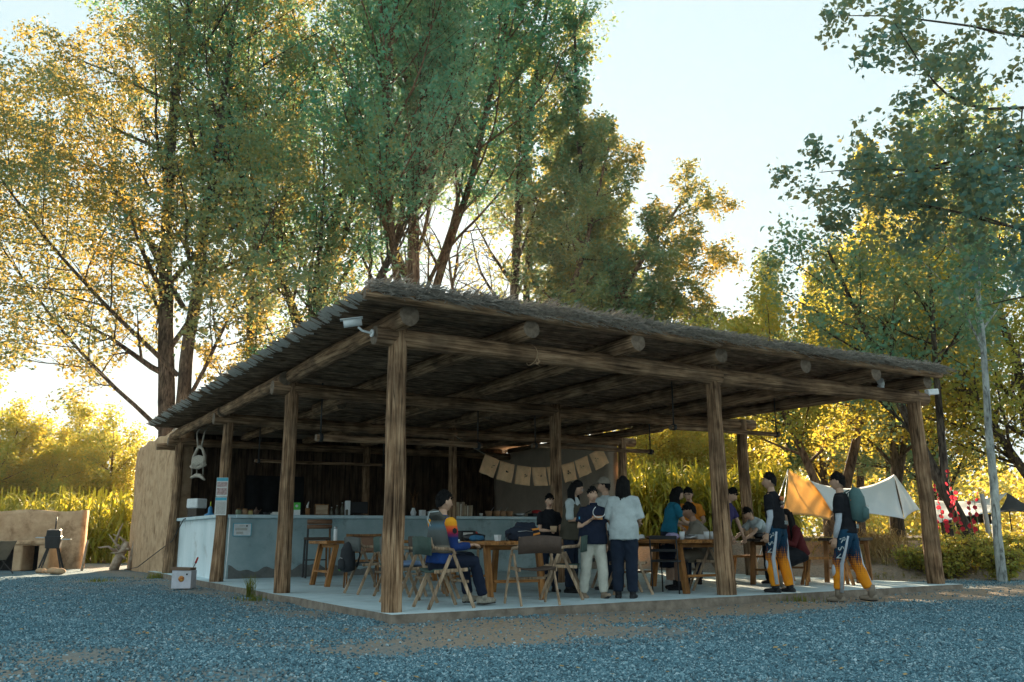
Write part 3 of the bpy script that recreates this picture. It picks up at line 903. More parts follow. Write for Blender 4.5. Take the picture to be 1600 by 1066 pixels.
plant_tree('willow_tree', 'tall green tree with reddish trunk above the front roof corner', b,
           [((0, 0, 0), cv(0, 0, 1), 29, .36), (tuple(cv(0, 0, 7)), cv(.22, -.1, .9), 21, .19), (tuple(cv(0, -.1, 8.5)), cv(-.1, -.4, .9), 17, .17)],
           dict(P_FULL, R=6.6), 14, BARKR, LF_GREEN, 88000, .09, .18, .125, hang=.08, gap=True, zmin=7.0, group='trees behind the pavilion')
b = gpos(938, 36)
plant_tree('poplar_tree', 'pointed poplar standing tallest against the pale sky', b, [((0, 0, 0), cv(-.012, 0, 1), 21.2, .26), (tuple(cv(-1.5, 1, 0)), cv(-.03, 0, 1), 18.5, .22), (tuple(cv(1.1, .6, 0)), cv(.012, 0, 1), 18.0, .2)],
           dict(P_RND, R=4.2, n=(30, 8, 6), ang=((24, 48), (22, 48), (20, 50)), prof=lambda t: (1.05 - .85 * t) * (.75 if t < .15 else 1)), 15, BARK, LF_POPLAR, 58000, .13, .15, .12, zmin=7.0, group='trees behind the pavilion')
b = gpos(800, 37)
plant_tree('poplar_tree', 'broad poplar right of the reddish trunk behind the thatch', b, [((0, 0, 0), cv(.03, 0, 1), 27, .28), (tuple(cv(.4, 0, 5)), cv(.14, 0, 1), 20, .2)],
           dict(P_RND, R=4.6, n=(26, 8, 6)), 16, BARK, LF_POPLAR, 40000, .13, .15, .13, gap=True, zmin=7.5, group='trees behind the pavilion')
b = gpos(765, 32)
plant_tree('spreading_tree', 'low spreading tree whose limbs fan out right above the thatch', b,
           [((0, 0, 0), cv(-.10, 0, 1), 10.5, .20), (tuple(cv(.2, 0, 1.5)), cv(.66, .05, .95), 14.5, .22), (tuple(cv(.3, .1, 2.5)), cv(.85, 0, .58), 9.8, .17), (tuple(cv(.1, 0, 1)), cv(.50, .1, 1), 15.5, .2), (tuple(cv(.3, .1, 3)), cv(.74, .1, .74), 11, .15)],
           dict(P_WIL, R=2.9, n=(18, 8, 7), t0=(.36, .15, .1)), 17, BARKR, LF_WILLOW, 62000, .08, .17, .105, hang=.07, gap=True, zmin=6.2, group='trees behind the pavilion')
b = gpos(1010, 36)
plant_tree('willow_tree', 'golden willow hanging beside the open right end of the pavilion', b, [((0, 0, 0), cv(.05, 0, 1), 4.3, .2), (tuple(cv(0, 0, .8)), cv(.5, 0, .8), 4.0, .13)],
           dict(P_WIL, R=3.0, n=(18, 8, 6), t0=(.2, .15, .1)), 18, BARKR, LF_YELLOW, 40000, .05, .17, .16, hang=.25, group='trees right of the pavilion')
b = gpos(1125, 39)
plant_tree('leafy_tree', 'yellow-green tree seen between the two right-hand posts', b, [((0, 0, 0), cv(.12, 0, 1), 4.3, .2), (tuple(cv(0, 0, .6)), cv(-.4, 0, .9), 4, .14)],
           dict(P_WIL, R=3.0, n=(18, 8, 6), t0=(.2, .15, .1)), 19, BARKR, LF_YELLOW, 36000, .08, .13, .2, group='trees right of the pavilion')
for i, (px, D, h, Rr, lf, lab, n_) in enumerate((
        (1243, 40, 13.0, 2.6, LF_POPLAR, 'leftmost slim poplar of the row beyond the right eave', 26000),
        (1292, 41, 12.5, 2.8, LF_YELLOW, 'golden poplar second in the row beyond the right eave', 26000),
        (1345, 39, 13.2, 2.9, LF_POPLAR, 'greener poplar third in the row beyond the right eave', 30000),
        (1398, 37, 15.8, 3.2, LF_YELLOW, 'tallest golden poplar of the row beyond the right eave', 38000))):
    plant_tree('poplar_tree', lab, gpos(px, D), [((0, 0, 0), cv(0, 0, 1), h, .2)], dict(P_RND, R=Rr * .85, n=(26, 7, 6), ang=((20, 44), (22, 48), (20, 50)), prof=lambda t: (1.05 - .8 * t)), 30 + i, BARK, lf, int(n_ * .75), .12, .15, .18, group='poplars beyond the right eave')
b = gpos(1312, 24)
plant_tree('forked_tree', 'low forked tree with yellow leaves behind the orange tarp', b, [((0, 0, 0), cv(-.30, 0, 1), 5.8, .15), (tuple(cv(.1, 0, 1.0)), cv(.36, 0, 1), 6.3, .15)],
           dict(P_BIG, R=3.0, n=(15, 8, 6), t0=(.36, .15, .1)), 40, BARKR, LF_YELLOW, 25000, .085, .11, .16, group='trees right of the pavilion')
b = gpos(1405, 27)
plant_tree('rounded_tree', 'rounded yellow-green tree above the right end of the roof', b, [((0, 0, 0), cv(.0, 0, 1), 8.6, .17), (tuple(cv(0, 0, 1.2)), cv(.3, 0, 1), 7, .12)],
           dict(P_BIG, R=3.3, n=(18, 8, 6)), 41, BARK, LF_YELLOW, 26000, .085, .11, .18, group='trees right of the pavilion')
b = gpos(1530, 20)
plant_tree('leaning_tree', 'tree with dark trunk leaning left beyond the hollyhocks', b, [((0, 0, 0), cv(-.42, .1, 1), 7.8, .16), (tuple(cv(-.6, .1, 1.6)), cv(.1, 0, 1), 6.5, .1)],
           dict(P_BIG, R=2.8, n=(15, 8, 6), t0=(.35, .15, .1)), 42, BARK, LF_POPLAR, 14000, .085, .11, .16, group='trees right of the pavilion')
b = gpos(1556, 17.5)
plant_tree('birch_tree', 'pale straight trunk at the right edge of the view', b, [((0, 0, 0), cv(-.01, 0, 1), 9.5, .095)],
           dict(P_UP, R=2.2, n=(16, 7, 6), t0=(.42, .15, .1)), 43, BARKW, LF_POPLAR, 8000, .08, .10, .14, group='trees right of the pavilion')
b = gpos(1640, 24)
plant_tree('dense_tree', 'dense shady tree filling the far right edge', b, [((0, 0, 0), cv(0, 0, 1), 9.5, .2), (tuple(cv(0, 0, 1)), cv(-.5, 0, .8), 6.5, .14)],
           dict(P_BIG, R=3.8, n=(20, 8, 6), t0=(.12, .15, .1)), 44, BARK, LF_YELLOW, 22000, .09, .12, .18, group='trees right of the pavilion')
b = gpos(1480, 31)
plant_tree('dense_tree', 'full leafy tree behind the second tarp', b, [((0, 0, 0), cv(0, 0, 1), 9, .2), (tuple(cv(0, 0, .8)), cv(-.5, 0, .9), 6.5, .14)],
           dict(P_BIG, R=3.8, n=(20, 8, 6), t0=(.12, .15, .1)), 45, BARK, LF_POPLAR, 24000, .095, .13, .18, group='trees right of the pavilion')
# near overhanging branch at the upper right, trunk outside the picture
b = gpos(1850, 9.4)
plant_tree('overhanging_tree', 'near tree whose leafy branches hang in from the upper right', b,
           [((0, 0, 0), cv(.02, 0, 1), 10, .2)] + [(tuple(cv(-.02, f_, z_)), cv(-.93, .1, u_), L_, r_) for z_, u_, L_, r_, f_ in ((3.95, .10, 2.6, .022, 0), (4.35, .04, 3.2, .022, .4), (4.65, .12, 3.4, .024, -.2), (5.4, .14, 3.5, .024, 0), (5.9, .08, 3.5, .024, .3), (6.3, .10, 3.2, .024, -.3), (3.6, .06, 1.8, .02, .3), (5.1, .0, 2.2, .02, .5))],
           dict(P_WIL, R=.85, n=(11, 8, 6), t0=(.2, .15, .1), seg=(.3, .18, .12, .1), lr=(1, .5, .5), up=(.0, -.01, -.03, -.08), wob=(.10, .14, .16, .2), rr=(.5, .5, .5)), 46, BARK, LF_NEAR, 12000, .058, .08, .04, droop=.5,
           mask=lambda P: P[:, 2] > 3.75 + .3 * np.sin(P[:, 0] * 5))
# left: low golden trees past the maize
for i, (px, D, h) in enumerate(((20, 44, 6.0), (95, 50, 7.5), (165, 47, 6.2), (-60, 42, 7.5))):
    plant_tree('golden_tree', ('golden bushy tree at the far left edge', 'tallest golden bush above the low mud wall', 'golden bush just left of the mud side wall', 'golden tree half out of the left edge')[i], gpos(px, D),
               [((0, 0, 0), cv(0, 0, 1), h, .16), (tuple(cv(.1, 0, .3)), cv(.4, 0, .9), h * .8, .1), (tuple(cv(-.1, 0, .3)), cv(-.4, .1, .9), h * .8, .1)],
               dict(P_BIG, R=2.6, n=(14, 7, 5), t0=(.12, .15, .1)), 50 + i, BARKR, LF_YELLOW, 26000, .10, .15, .2, group='golden bushes at the left')
# distant trees in a row on the skyline: a mass nobody could count
def far_wood():
    vs = []; T = []
    for k in range(150):
        px = rng.uniform(-500, 2300)
        D = rng.uniform(62, 95)
        g = gpos(px, D, z=0)
        h = rng.uniform(7, 11) * (1.15 if 1100 < px < 1220 else .85); w = rng.uniform(2.0, 3.6)
        n = 900
        q = nrg.normal(0, 1, (n, 3)); q /= np.linalg.norm(q, axis=1, keepdims=True); q *= nrg.uniform(.5, 1, (n, 1)) ** .5
        lump = 1 + .25 * np.sin(q[:, :1] * 7 + k) * np.sin(q[:, 2:] * 6 + k * 2)
        q = q * lump
        vs.append(np.stack([g.x + q[:, 0] * w, g.y + q[:, 1] * w, h * .5 + q[:, 2] * h * .52], 1)); T.append(np.clip(nrg.normal(.5, .25, n) + (.2 if k % 2 else -.1), 0, 1))
    P = np.concatenate(vs); T = np.concatenate(T); n = len(P)
    ax = nrg.normal(0, 1, (n, 3)); ax /= np.linalg.norm(ax, axis=1, keepdims=True)
    sd = np.cross(ax, nrg.normal(0, 1, (n, 3))); sd /= np.linalg.norm(sd, axis=1, keepdims=True)
    V = np.stack([P, P + ax * .2 + sd * .16, P + ax * .42, P + ax * .2 - sd * .16], 1).reshape(-1, 3)
    o = link(bpy.data.objects.new('distant_woodland', mesh_np('distant_woodland', V, np.arange(n * 4), 4, LF_YELLOW, T)))
    tag(o, 'distant golden woodland along the horizon', 'woodland', kind='stuff')
far_wood()

# ------------------------------------------------------------------ maize and grasses
def blades(name, label, cat, spots, m, hh, nl, ll, lw, arch=.9, tintv=None):
    V = []; F = []; T = []
    for (x, y) in spots:
        z0 = float(ground_z(x, y)); h = hh * rng.uniform(.8, 1.15)
        for j in range(nl):
            t = (j + rng.random()) / nl
            az = rng.uniform(0, 6.28); L = ll * rng.uniform(.7, 1.2) * (1 - .4 * abs(t - .5)); w = lw * rng.uniform(.7, 1.2)
            p = np.array([x, y, z0 + h * (.12 + .82 * t)]); d = np.array([math.cos(az), math.sin(az), 0.0]); s_ = np.array([-math.sin(az), math.cos(az), 0.0])
            rise = rng.uniform(.35, 1.0) * arch
            b0 = len(V)
            for q, ww in ((0, .55), (.35, 1), (.7, .8), (1.0, .05)):
                c_ = p + d * L * q * .75 + np.array([0, 0, L * (rise * q - 1.05 * q * q * (1.15 - .25 * rise))])
                V.append(c_ + s_ * w * ww / 2); V.append(c_ - s_ * w * ww / 2)
            for q in range(3):
                F += [b0 + 2 * q, b0 + 2 * q + 1, b0 + 2 * q + 3, b0 + 2 * q + 2]
                T.append(min(1, max(0, rng.gauss(.3 + .5 * t, .2))) if tintv is None else min(1, max(0, rng.gauss(tintv, .2))))
        b0 = len(V)   # stalk
        r_ = lw * .22
        for q in (0, 1):
            for a in range(3):
                V.append(np.array([x + r_ * math.cos(2.1 * a), y + r_ * math.sin(2.1 * a), z0 + q * h * 1.02]))
        for a in range(3):
            a2 = (a + 1) % 3
            F += [b0 + a, b0 + a2, b0 + 3 + a2, b0 + 3 + a]; T.append(.4)
    o = link(bpy.data.objects.new(name, mesh_np(name, np.array(V), np.array(F), 4, m, T)))
    tag(o, label, cat, kind='stuff'); return o
sp = []
for _ in range(520):
    px = rng.uniform(-120, 240); D = rng.uniform(33.5, 41); g = gpos(px, D, 0); sp.append((g.x, g.y))
blades('maize_field', 'sunlit maize crop beyond the low mud wall at left', 'maize', sp, LF_CORN, 2.5, 13, .95, .10)
sp = []
for _ in range(620):
    px = rng.uniform(960, 1235); D = rng.uniform(24.5, 31); g = gpos(px, D, 0)
    if g.x > 10.6: sp.append((g.x, g.y))
blades('maize_field', 'green maize crop seen through the open right side of the pavilion', 'maize', sp, LF_CORN, 2.0, 12, .8, .085)
sp = []
for _ in range(150):
    g = gpos(rng.gauss(1365, 32), rng.uniform(19.9, 20.6), 0); sp.append((g.x, g.y))
blades('reed_clump', 'tall dry reeds under the white tarp', 'reeds', sp, mat('dry_reed', (.34, .24, .10), (.6, .44, .2)), .42, 6, .55, .014, arch=1.6, tintv=.6)
LF_GRASS = leafmat('grass_leaf', (.07, .13, .03), (.22, .19, .04), (.25, .28, .03), (.6, .42, .03), .45)
sp = []
for _ in range(1300):
    D = rng.uniform(20.2, 27); g = gpos(rng.uniform(1190, 1660), D, 0)
    if g.x > 10.9: sp.append((g.x, g.y))
blades('grass', 'short sunlit grass on the bank at the right', 'grass', sp, LF_GRASS, .05, 5, .15, .016, arch=1.4)

# ------------------------------------------------------------------ furniture
def plain(name, c, rough=.6, **k):
    return mat(name, tuple(x * .88 for x in c), tuple(min(1, x * 1.1) for x in c), rough=rough, scale=k.pop('scale', 6), bump=k.pop('bump', .08), **k)
F_GREEN = plain('fabric_green', (.065, .10, .085), .9, bump=.3, bscale=40)
F_BROWN = plain('fabric_brown', (.085, .058, .045), .85, bump=.3, bscale=40)
F_GREY = plain('fabric_grey', (.10, .105, .10), .9, bump=.3, bscale=40)
F_BLUE = plain('cushion_blue', (.20, .29, .46), .9, bump=.3, bscale=30)
METALD = plain('dark_metal', (.03, .03, .032), .45)
STEEL = plain('steel', (.45, .46, .47), .35, metal=.8)
WHITEP = plain('white_plastic', (.72, .74, .75), .45)
BLACKP = plain('black_plastic', (.018, .018, .02), .45)
PAPER = plain('paper', (.74, .73, .70), .8)
KRAFT = plain('kraft', (.50, .33, .20), .85)
LEATHER = plain('leather', (.20, .10, .055), .5, bump=.25, bscale=30)
NAVYC = plain('navy_cloth', (.018, .025, .042), .9, bump=.4, bscale=12)
CREAMC = plain('cream_cloth', (.88, .56, .32), .95, bump=.3, bscale=14)
REDP = plain('red_plastic', (.45, .03, .03), .5)
ORANGEP = plain('orange_strap', (.75, .27, .04), .6)
BLUEP = plain('blue_plastic', (.05, .22, .42), .4)
GREENP = plain('green_print', (.10, .52, .08), .5)
YELGRN = plain('yellow_green', (.55, .62, .04), .5)
TERRA = plain('terracotta_paper', (.42, .24, .13), .8)
GLASSY = plain('bottle_glass', (.10, .09, .06), .15)
INK = plain('ink', (.012, .012, .014), .8)

def text_obj(txt, size, m, parent, loc, rot, name='lettering', extrude=.002, sx=1.0):
    cu = bpy.data.curves.new('txt', 'FONT'); cu.body = txt; cu.size = size; cu.align_x = 'CENTER'; cu.align_y = 'CENTER'; cu.extrude = extrude; cu.resolution_u = 2; cu.offset = size * .012
    to = bpy.data.objects.new('txt', cu); COL.objects.link(to)
    dg = bpy.context.evaluated_depsgraph_get()
    me = bpy.data.meshes.new_from_object(to.evaluated_get(dg)); me.name = name
    bpy.data.objects.remove(to)
    me.materials.clear(); me.materials.append(m)
    o = bpy.data.objects.new(name, me); o.location = loc; o.rotation_euler = rot; o.scale = (sx, 1, 1)
    link(o, parent); return o

def folding_chair(label, loc, rz, fabric, wood_m=None, cushion=None, group='folding chairs on the concrete floor'):
    wm = wood_m or PINEX
    t = empty('folding_chair', (*loc, 0), rz, label, 'chair', group)
    for sx in (-1, 1):
        x = .255 * sx
        MB().bar((x + .012 * sx, .03, .60), (x + .012 * sx, .29, .0), .022, .040, (0, 1, 0)).build('leg', wm, t, bevel=.004)
        MB().bar((x - .012 * sx, .0, .60), (x - .012 * sx, -.27, .0), .022, .040, (0, 1, 0)).build('leg', wm, t, bevel=.004)
        MB().tube([(x, .02, .585), (x, .045, .625), (x, .02, .66), (x, -.05, .672), (x, -.17, .676), (x, -.225, .69), (x, -.25, .73), (x, -.265, .80)],
                  [(.016, .022)] * 8, n=6, side=(1, 0, 0)).build('arm', wm, t)
        MB().bar((x - .02 * sx, -.20, .415), (x - .02 * sx, .215, .435), .022, .04).build('seat_rail', wm, t, bevel=.003)
    MB().bar((-.25, .22, .30), (.25, .22, .30), .02, .03).build('stretcher', wm, t, bevel=.003)
    b = MB(); vs = []; fs = []; nx = 10
    for k, (yo, z0, z1) in enumerate(((-.012, .60, .80), (.014, .60, .80))):
        for i in range(nx + 1):
            u = i / nx; x = -.275 + .55 * u; cur = -.045 * math.sin(math.pi * u)
            vs += [(x, -.262 + yo + cur, z0 + .012 * math.sin(math.pi * u)), (x, -.275 + yo + cur, z1 + .02 * math.sin(math.pi * u))]
    n2 = 2 * (nx + 1)
    for i in range(nx):
        a = 2 * i
        fs += [(a, a + 2, a + 3, a + 1), (n2 + a, n2 + a + 1, n2 + a + 3, n2 + a + 2), (a + 1, a + 3, n2 + a + 3, n2 + a + 1), (a, n2 + a, n2 + a + 2, a + 2)]
    fs += [(0, 1, n2 + 1, n2), (2 * nx, n2 + 2 * nx, n2 + 2 * nx + 1, 2 * nx + 1)]
    b.add(vs, fs, 0, True); b.build('backrest', fabric, t)
    s_ = MB(); vs = []; fs = []
    for i in range(9):
        for j in range(5):
            u = i / 8; v = j / 4
            vs.append((-.235 + .47 * u, -.20 + .43 * v, .448 - .028 * math.sin(math.pi * u)))
    m0 = len(vs); vs += [(a, b_, c_ - .022) for a, b_, c_ in vs]
    for i in range(8):
        for j in range(4):
            a = i * 5 + j; fs += [(a, a + 5, a + 6, a + 1), (m0 + a, m0 + a + 1, m0 + a + 6, m0 + a + 5)]
    for i in range(8): fs += [(i * 5, m0 + i * 5, m0 + i * 5 + 5, i * 5 + 5), (i * 5 + 4, i * 5 + 9, m0 + i * 5 + 9, m0 + i * 5 + 4)]
    for j in range(4): fs += [(j, j + 1, m0 + j + 1, m0 + j), (40 + j, m0 + 40 + j, m0 + 41 + j, 41 + j)]
    s_.add(vs, fs, 0, True); s_.build('seat', fabric, t)
    if cushion:
        c_ = MB(); c_.ball((0, .02, .475), (.22, .20, .045), n=14, k=8); c_.build('cushion', cushion, t)
    return t
WA = lambda deg: R(deg - 90)       # local +Y to a world angle
folding_chair('ash folding chair with green backrest under the person in the colourful jersey', (.74, .24), WA(-4), F_GREEN)
folding_chair('folding chair with pale blue cushion behind the front corner post', (.72, 1.18), WA(0), F_GREY, cushion=F_BLUE)
folding_chair('folding chair with a black backpack hung on its back', (1.02, 3.25), WA(2), F_GREY)
folding_chair('grey-green folding chair left of the front corner post', (1.12, 2.35), WA(3), F_GREEN)
folding_chair('brown-backed folding chair at the near end of the front table, back to us', (1.86, .02), WA(78), F_BROWN)
folding_chair('ash folding chair with green back facing left beside the person in the navy polo shirt', (2.72, .62), face(172), F_GREEN)
folding_chair('ash folding chair right of the person in the loose white shirt', (4.02, .92), face(8), F_BROWN)
folding_chair('ash folding chair farther behind the right front table', (4.75, 2.55), face(20), F_GREY)
folding_chair('folding chair under the person in the beige T-shirt', (5.62, .95), face(176), F_BROWN)
folding_chair('folding chair past the far side of the front table', (2.5, 3.1), face(265), F_GREY)
folding_chair('folding chair with a bag on it at the left side of the front table', (1.35, 1.75), WA(-10), F_BROWN)

# brown armchair with board back
t = empty('wooden_chair', (1.42, 4.55, 0), WA(75), 'brown wooden chair with a broad board back by the left table', 'chair')
for sx in (-1, 1):
    x = .25 * sx
    MB().bar((x, .02, .60), (x, .24, 0), .028, .05, (0, 1, 0)).build('leg', PINEB, t, bevel=.004)
    MB().bar((x, -.01, .60), (x, -.24, 0), .028, .05, (0, 1, 0)).build('leg', PINEB, t, bevel=.004)
    MB().bar((x, .22, .63), (x, -.26, .61), .05, .05).build('arm', PINEB, t, bevel=.004)
fr = MB()
for a, b_ in (((-.27, -.24, .84), (.27, -.24, .84)), ((-.27, -.20, .58), (.27, -.20, .58)), ((-.265, -.24, .86), (-.265, -.20, .56)), ((.265, -.24, .86), (.265, -.20, .56))):
    fr.bar(a, b_, .035, .035, (0, 1, 0))
fr.build('back_frame', PINEB, t)
MB().box((0, -.219, .71), (.50, .012, .25), rot=(-.15, 0, 0)).build('back_panel', LEATHER, t)
MB().box((0, 0, .43), (.5, .46, .035)).build('seat', PINEB, t, bevel=.005)
# dark metal chair
t = empty('metal_chair', (*gpos(1043, 13.3, 0)[:2], 0), face(60), 'dark slim metal chair by the person in teal', 'chair')
for sx in (-1, 1):
    MB().tube([(.20 * sx, -.20, 0), (.20 * sx, -.21, .44), (.20 * sx, -.25, .80)], .011, n=6).build('leg', METALD, t)
    MB().tube([(.20 * sx, .20, 0), (.20 * sx, .19, .44)], .011, n=6).build('leg', METALD, t)
MB().box((0, 0, .45), (.43, .43, .03)).build('seat', METALD, t, bevel=.006)
MB().bar((-.2, -.245, .78), (.2, -.245, .78), .02, .05).build('back_rail', METALD, t)
MB().bar((-.2, -.23, .60), (.2, -.23, .60), .02, .04).build('back_rail', METALD, t)
# bar stool at the counter
t = empty('bar_stool', (2.08, 8.72, 0), WA(80), 'tall bar stool with brown leather back against the counter', 'stool')
for sx in (-1, 1):
    for sy in (-1, 1):
        MB().bar((.24 * sx, .20 * sy, .0), (.22 * sx, .18 * sy, 1.05 if sy < 0 else .78), .03, .03).build('leg', PINEB if sx > 0 else METALD, t)
MB().box((0, 0, .78), (.50, .42, .06)).build('seat', F_BROWN, t, bevel=.015)
MB().tube([(-.25, -.22, 1.12), (0, -.25, 1.12), (.25, -.22, 1.12)], [(.05, .05)] * 3, n=10).build('back_roll', LEATHER, t)
MB().tube([(-.25, -.22, 1.02), (0, -.25, 1.02), (.25, -.22, 1.02)], [(.045, .045)] * 3, n=10).build('back_roll', LEATHER, t)
MB().bar((-.23, .19, .35), (.23, .19, .35), .025, .025).build('foot_rail', METALD, t)

def table(label, loc, rz, w, L, top_m, leg_m, name='wooden_table', nb=5, group='wooden tables under the roof', trestle=False):
    """origin at near-left corner of the top, long axis +Y"""
    t = empty(name, (*loc, 0), rz, label, 'table', group)
    H = .75
    bw_ = w / nb
    me = MB(); me.box((0, 0, 0), (L, bw_ - .004, .05)); 
    for i in range(nb):
        o = MB(); o.box((0, 0, L / 2), (bw_ - .004, .05, L)); o = o.build('board', top_m, t, bevel=.004)
        o.rotation_euler = (R(-90), 0, 0); o.location = (bw_ * (i + .5), 0, H - .025 - (.0015 if i % 2 else 0))
    for sy in (0, 1):
        yb = .20 if sy == 0 else L - .20; yf = .06 if sy == 0 else L - .06
        for sx in (0, 1):
            x = .09 if sx == 0 else w - .09
            d = Vector((0, yf - yb, -(H - .05))); o = MB(); o.box((0, 0, d.length / 2), (.075, .085, d.length)); o = o.build('leg', leg_m, t, bevel=.005)
            o.location = (x, yb, H - .055); o.rotation_euler = d.to_track_quat('Z', 'Y').to_euler()
        o = MB(); o.box((0, 0, (w - .28) / 2), (.035, .07, w - .28)); o = o.build('stretcher', leg_m, t, bevel=.004); o.location = (.14, (yb + yf * 2) / 3, .24); o.rotation_euler = (0, R(90), 0)
        o = MB(); o.box((0, 0, (w - .16) / 2), (.06, .05, w - .16)); o = o.build('cross_rail', leg_m, t); o.location = (.08, yb + .02, H - .085); o.rotation_euler = (0, R(90), 0)
    return t
table('pine table at the front with black bags on it', (1.58, .70), R(-8), .92, 1.9, PINE, PINE)
table('pine table at the front right with bowls and cups on it', (4.60, .38), R(-3), .92, 1.9, PINE, PINE)
table('dark-topped table beside the two people in racing trousers', (7.06, 1.62), R(-62), .75, 1.5, DARKW, PINEB)
table('dark-topped table farther right behind the walker with the backpack', (8.55, 1.35), R(-62), .7, 1.2, DARKW, PINEB)
table('pine trestle table at the left in front of the counter', (1.05, 6.15), R(-90), .95, 2.5, PINE, PINE)
def bench(label, loc, rz, L=.9):
    t = empty('wooden_bench', (*loc, 0), rz, label, 'bench', 'wooden benches under the roof')
    MB().box((0, 0, .43), (L, .28, .04)).build('seat', PINE, t, bevel=.005)
    for sx in (-1, 1):
        for sy in (-1, 1):
            MB().bar((sx * (L / 2 - .14), sy * .06, .41), (sx * (L / 2 - .05), sy * .15, 0), .045, .06, (0, 1, 0)).build('leg', PINE, t, bevel=.004)
    return t
bench('low pine bench beside the walker with the backpack', (8.0, .75), R(-34), .85)
bench('pine bench half hidden behind the dark-topped table', (8.15, 2.35), R(-62), 1.2)

# hanging poles on rods under the ceiling
def hang_pole(label, x0, x1, y, z, r=.045):
    t = empty('hanging_pole', (x0, y, z), 0, label, 'lamp pole', 'log poles hung under the roof')
    log('pole', (0, 0, 0), (x1 - x0, 0, .01), r, r * .85, t, BEAM, bend=.003)
    for xx in (.08, x1 - x0 - .08):
        MB().tube([(xx, 0, -.02), (xx, 0, 3.385 - z)], .013, n=6).build('rod', METALD, t)
        MB().tube([(xx - .03, 0, 0), (xx + .03, 0, 0)], r + .012, n=10).build('clamp', METALD, t)
hang_pole('log pole hung on rods near the right front post', 5.88, 8.5, 2.0, 2.60)
hang_pole('log pole hung on rods above the cloth bunting', 5.0, 8.0, 5.0, 2.51)
hang_pole('thick log pole hung on rods above the left table', .72, 3.9, 5.0, 2.45, .06)
hang_pole('thin log pole hung far back over the counter', 1.1, 4.2, 10.2, 2.45, .035)

# bunting of cloth squares
def bunting():
    A = Vector((4.98, 8.2, 3.02)); B = Vector((8.95, 8.0, 2.95))
    t = empty('cloth_bunting', A, 0, 'string of cream cloth squares hung between the posts', 'bunting')
    def P(u):
        p = A.lerp(B, u) - A; p.z += -.62 * (1 - (2 * u - 1) ** 2) * (1.0); return p
    MB().tube([P(i / 24) for i in range(25)], .006, n=5).build('string', mat('string', (.3, .27, .22)), t)
    n = 8
    for k in range(n):
        u0 = .19 + .098 * k + (.008 if k > 1 else 0) + (.008 if k > 6 else 0); u1 = u0 + .092
        mb = MB(); vs = []; fs = []; nx, nz = 8, 7
        p0 = P(u0); p1 = P(u1); tilt = rng.uniform(-.04, .04)
        for iz in range(nz + 1):
            for ix in range(nx + 1):
                a = ix / nx; c = iz / nz
                p = p0.lerp(p1, a)
                dr = Vector((p1.x - p0.x, 0, p1.z - p0.z)).normalized(); dn = Vector((dr.z, 0, -dr.x))
                q = p + dn * (.43 * c) + Vector((tilt * c, -.02 + .022 * math.sin(a * 9 + k) * (.3 + c) + .01 * math.sin(c * 5 + k * 2), 0))
                vs.append(q)
        for iz in range(nz):
            for ix in range(nx):
                a = iz * (nx + 1) + ix; fs.append((a, a + nx + 1, a + nx + 2, a + 1))
        mb.add(vs, fs, 0, True)
        o = mb.build('cloth_square', CREAMC, t)
        sm_ = o.modifiers.new('thick', 'SOLIDIFY'); sm_.thickness = .004
        c_ = (P(u0) + P(u1)) / 2
        d = MB(); x_, z_ = c_.x, c_.z - .22
        for j in range(3 + k % 3):
            d.ball((x_ + rng.uniform(-.06, .06), c_.y - .056, z_ + rng.uniform(-.035, .035)), (rng.uniform(.010, .028), .004, rng.uniform(.006, .016)), n=8, k=4)
        d.build('drawing', INK if k in (0, 1, 5) else mat('sepia', (.25, .15, .09)), o)
bunting()
# banner with big brush letters on the mud wall
def banner():
    t = empty('wall_banner', (9.60, 11.25, 1.5), 0, 'pale cloth banner with big black brush letters on the mud wall', 'banner')
    mb = MB(); vs = []; fs = []
    for iy in range(15):
        for iz in range(9):
            vs.append((.012 * math.sin(iy * .9 + iz * .3), -1.15 + 2.3 * iy / 14, -.1 + .95 * iz / 8))
    for iy in range(14):
        for iz in range(8):
            a = iy * 9 + iz; fs.append((a, a + 1, a + 10, a + 9))
    mb.add(vs, fs, 0, True); o = mb.build('cloth', plain('banner_cloth', (.50, .42, .34), .95), t)
    s_ = o.modifiers.new('thick', 'SOLIDIFY'); s_.thickness = .004
    def stroke(pts, w):
        MB().tube([(-.025, y_, z_) for y_, z_ in pts], [(w * (.7 + .3 * math.sin(i * 2.0 + 1)), .004) for i in range(len(pts))], n=6, side=(0, 1, 0)).build('brush_stroke', INK, t)
    stroke([(.62, .28), (.50, .55), (.42, .70)], .045); stroke([(.42, .70), (.22, .42)], .05); stroke([(.22, .42), (.02, .72)], .045); stroke([(.02, .72), (-.06, .50), (-.08, .26)], .05)
    stroke([(-.5, .70), (-.55, .40), (-.58, .28)], .05); stroke([(-.58, .28), (-.85, .30)], .045)
banner()

# ------------------------------------------------------------------ things on the counter
ZC = CH + .072
def thing(name, label, cat, mb, m, loc, rz=0, bevel=0.0, group=None):
    o = mb.build(name, m, None, loc=loc, rot=(0, 0, rz), bevel=bevel)
    return tag(o, label, cat, group)
def jar(label, x, m, r=.05, h=.10, y=9.42, lid=None):
    t = empty('storage_jar', (x, y, ZC), 0, label, 'jar', 'jars on the counter')
    MB().lathe([(r * .85, 0), (r, .01), (r, h * .75), (r * .75, h * .85)], n=12).build('glass', m, t)
    MB().lathe([(r * .8, h * .84), (r * .8, h), (r * .6, h + .006)], n=12).build('lid', lid or PINEB, t)
jar('greenish jar first in the row beside the left posts', .62, plain('jar_green', (.14, .17, .10), .3), .06, .12)
jar('brown jar second in the row beside the left posts', .75, plain('jar_brown', (.26, .15, .08), .4), .062, .12)
jar('yellow jar third in the row beside the left posts', .86, plain('jar_yellow', (.42, .34, .14), .4), .055, .10)
t = empty('teapot', (.98, 9.42, ZC), 0, 'small round teapot right of the yellow jar', 'teapot')
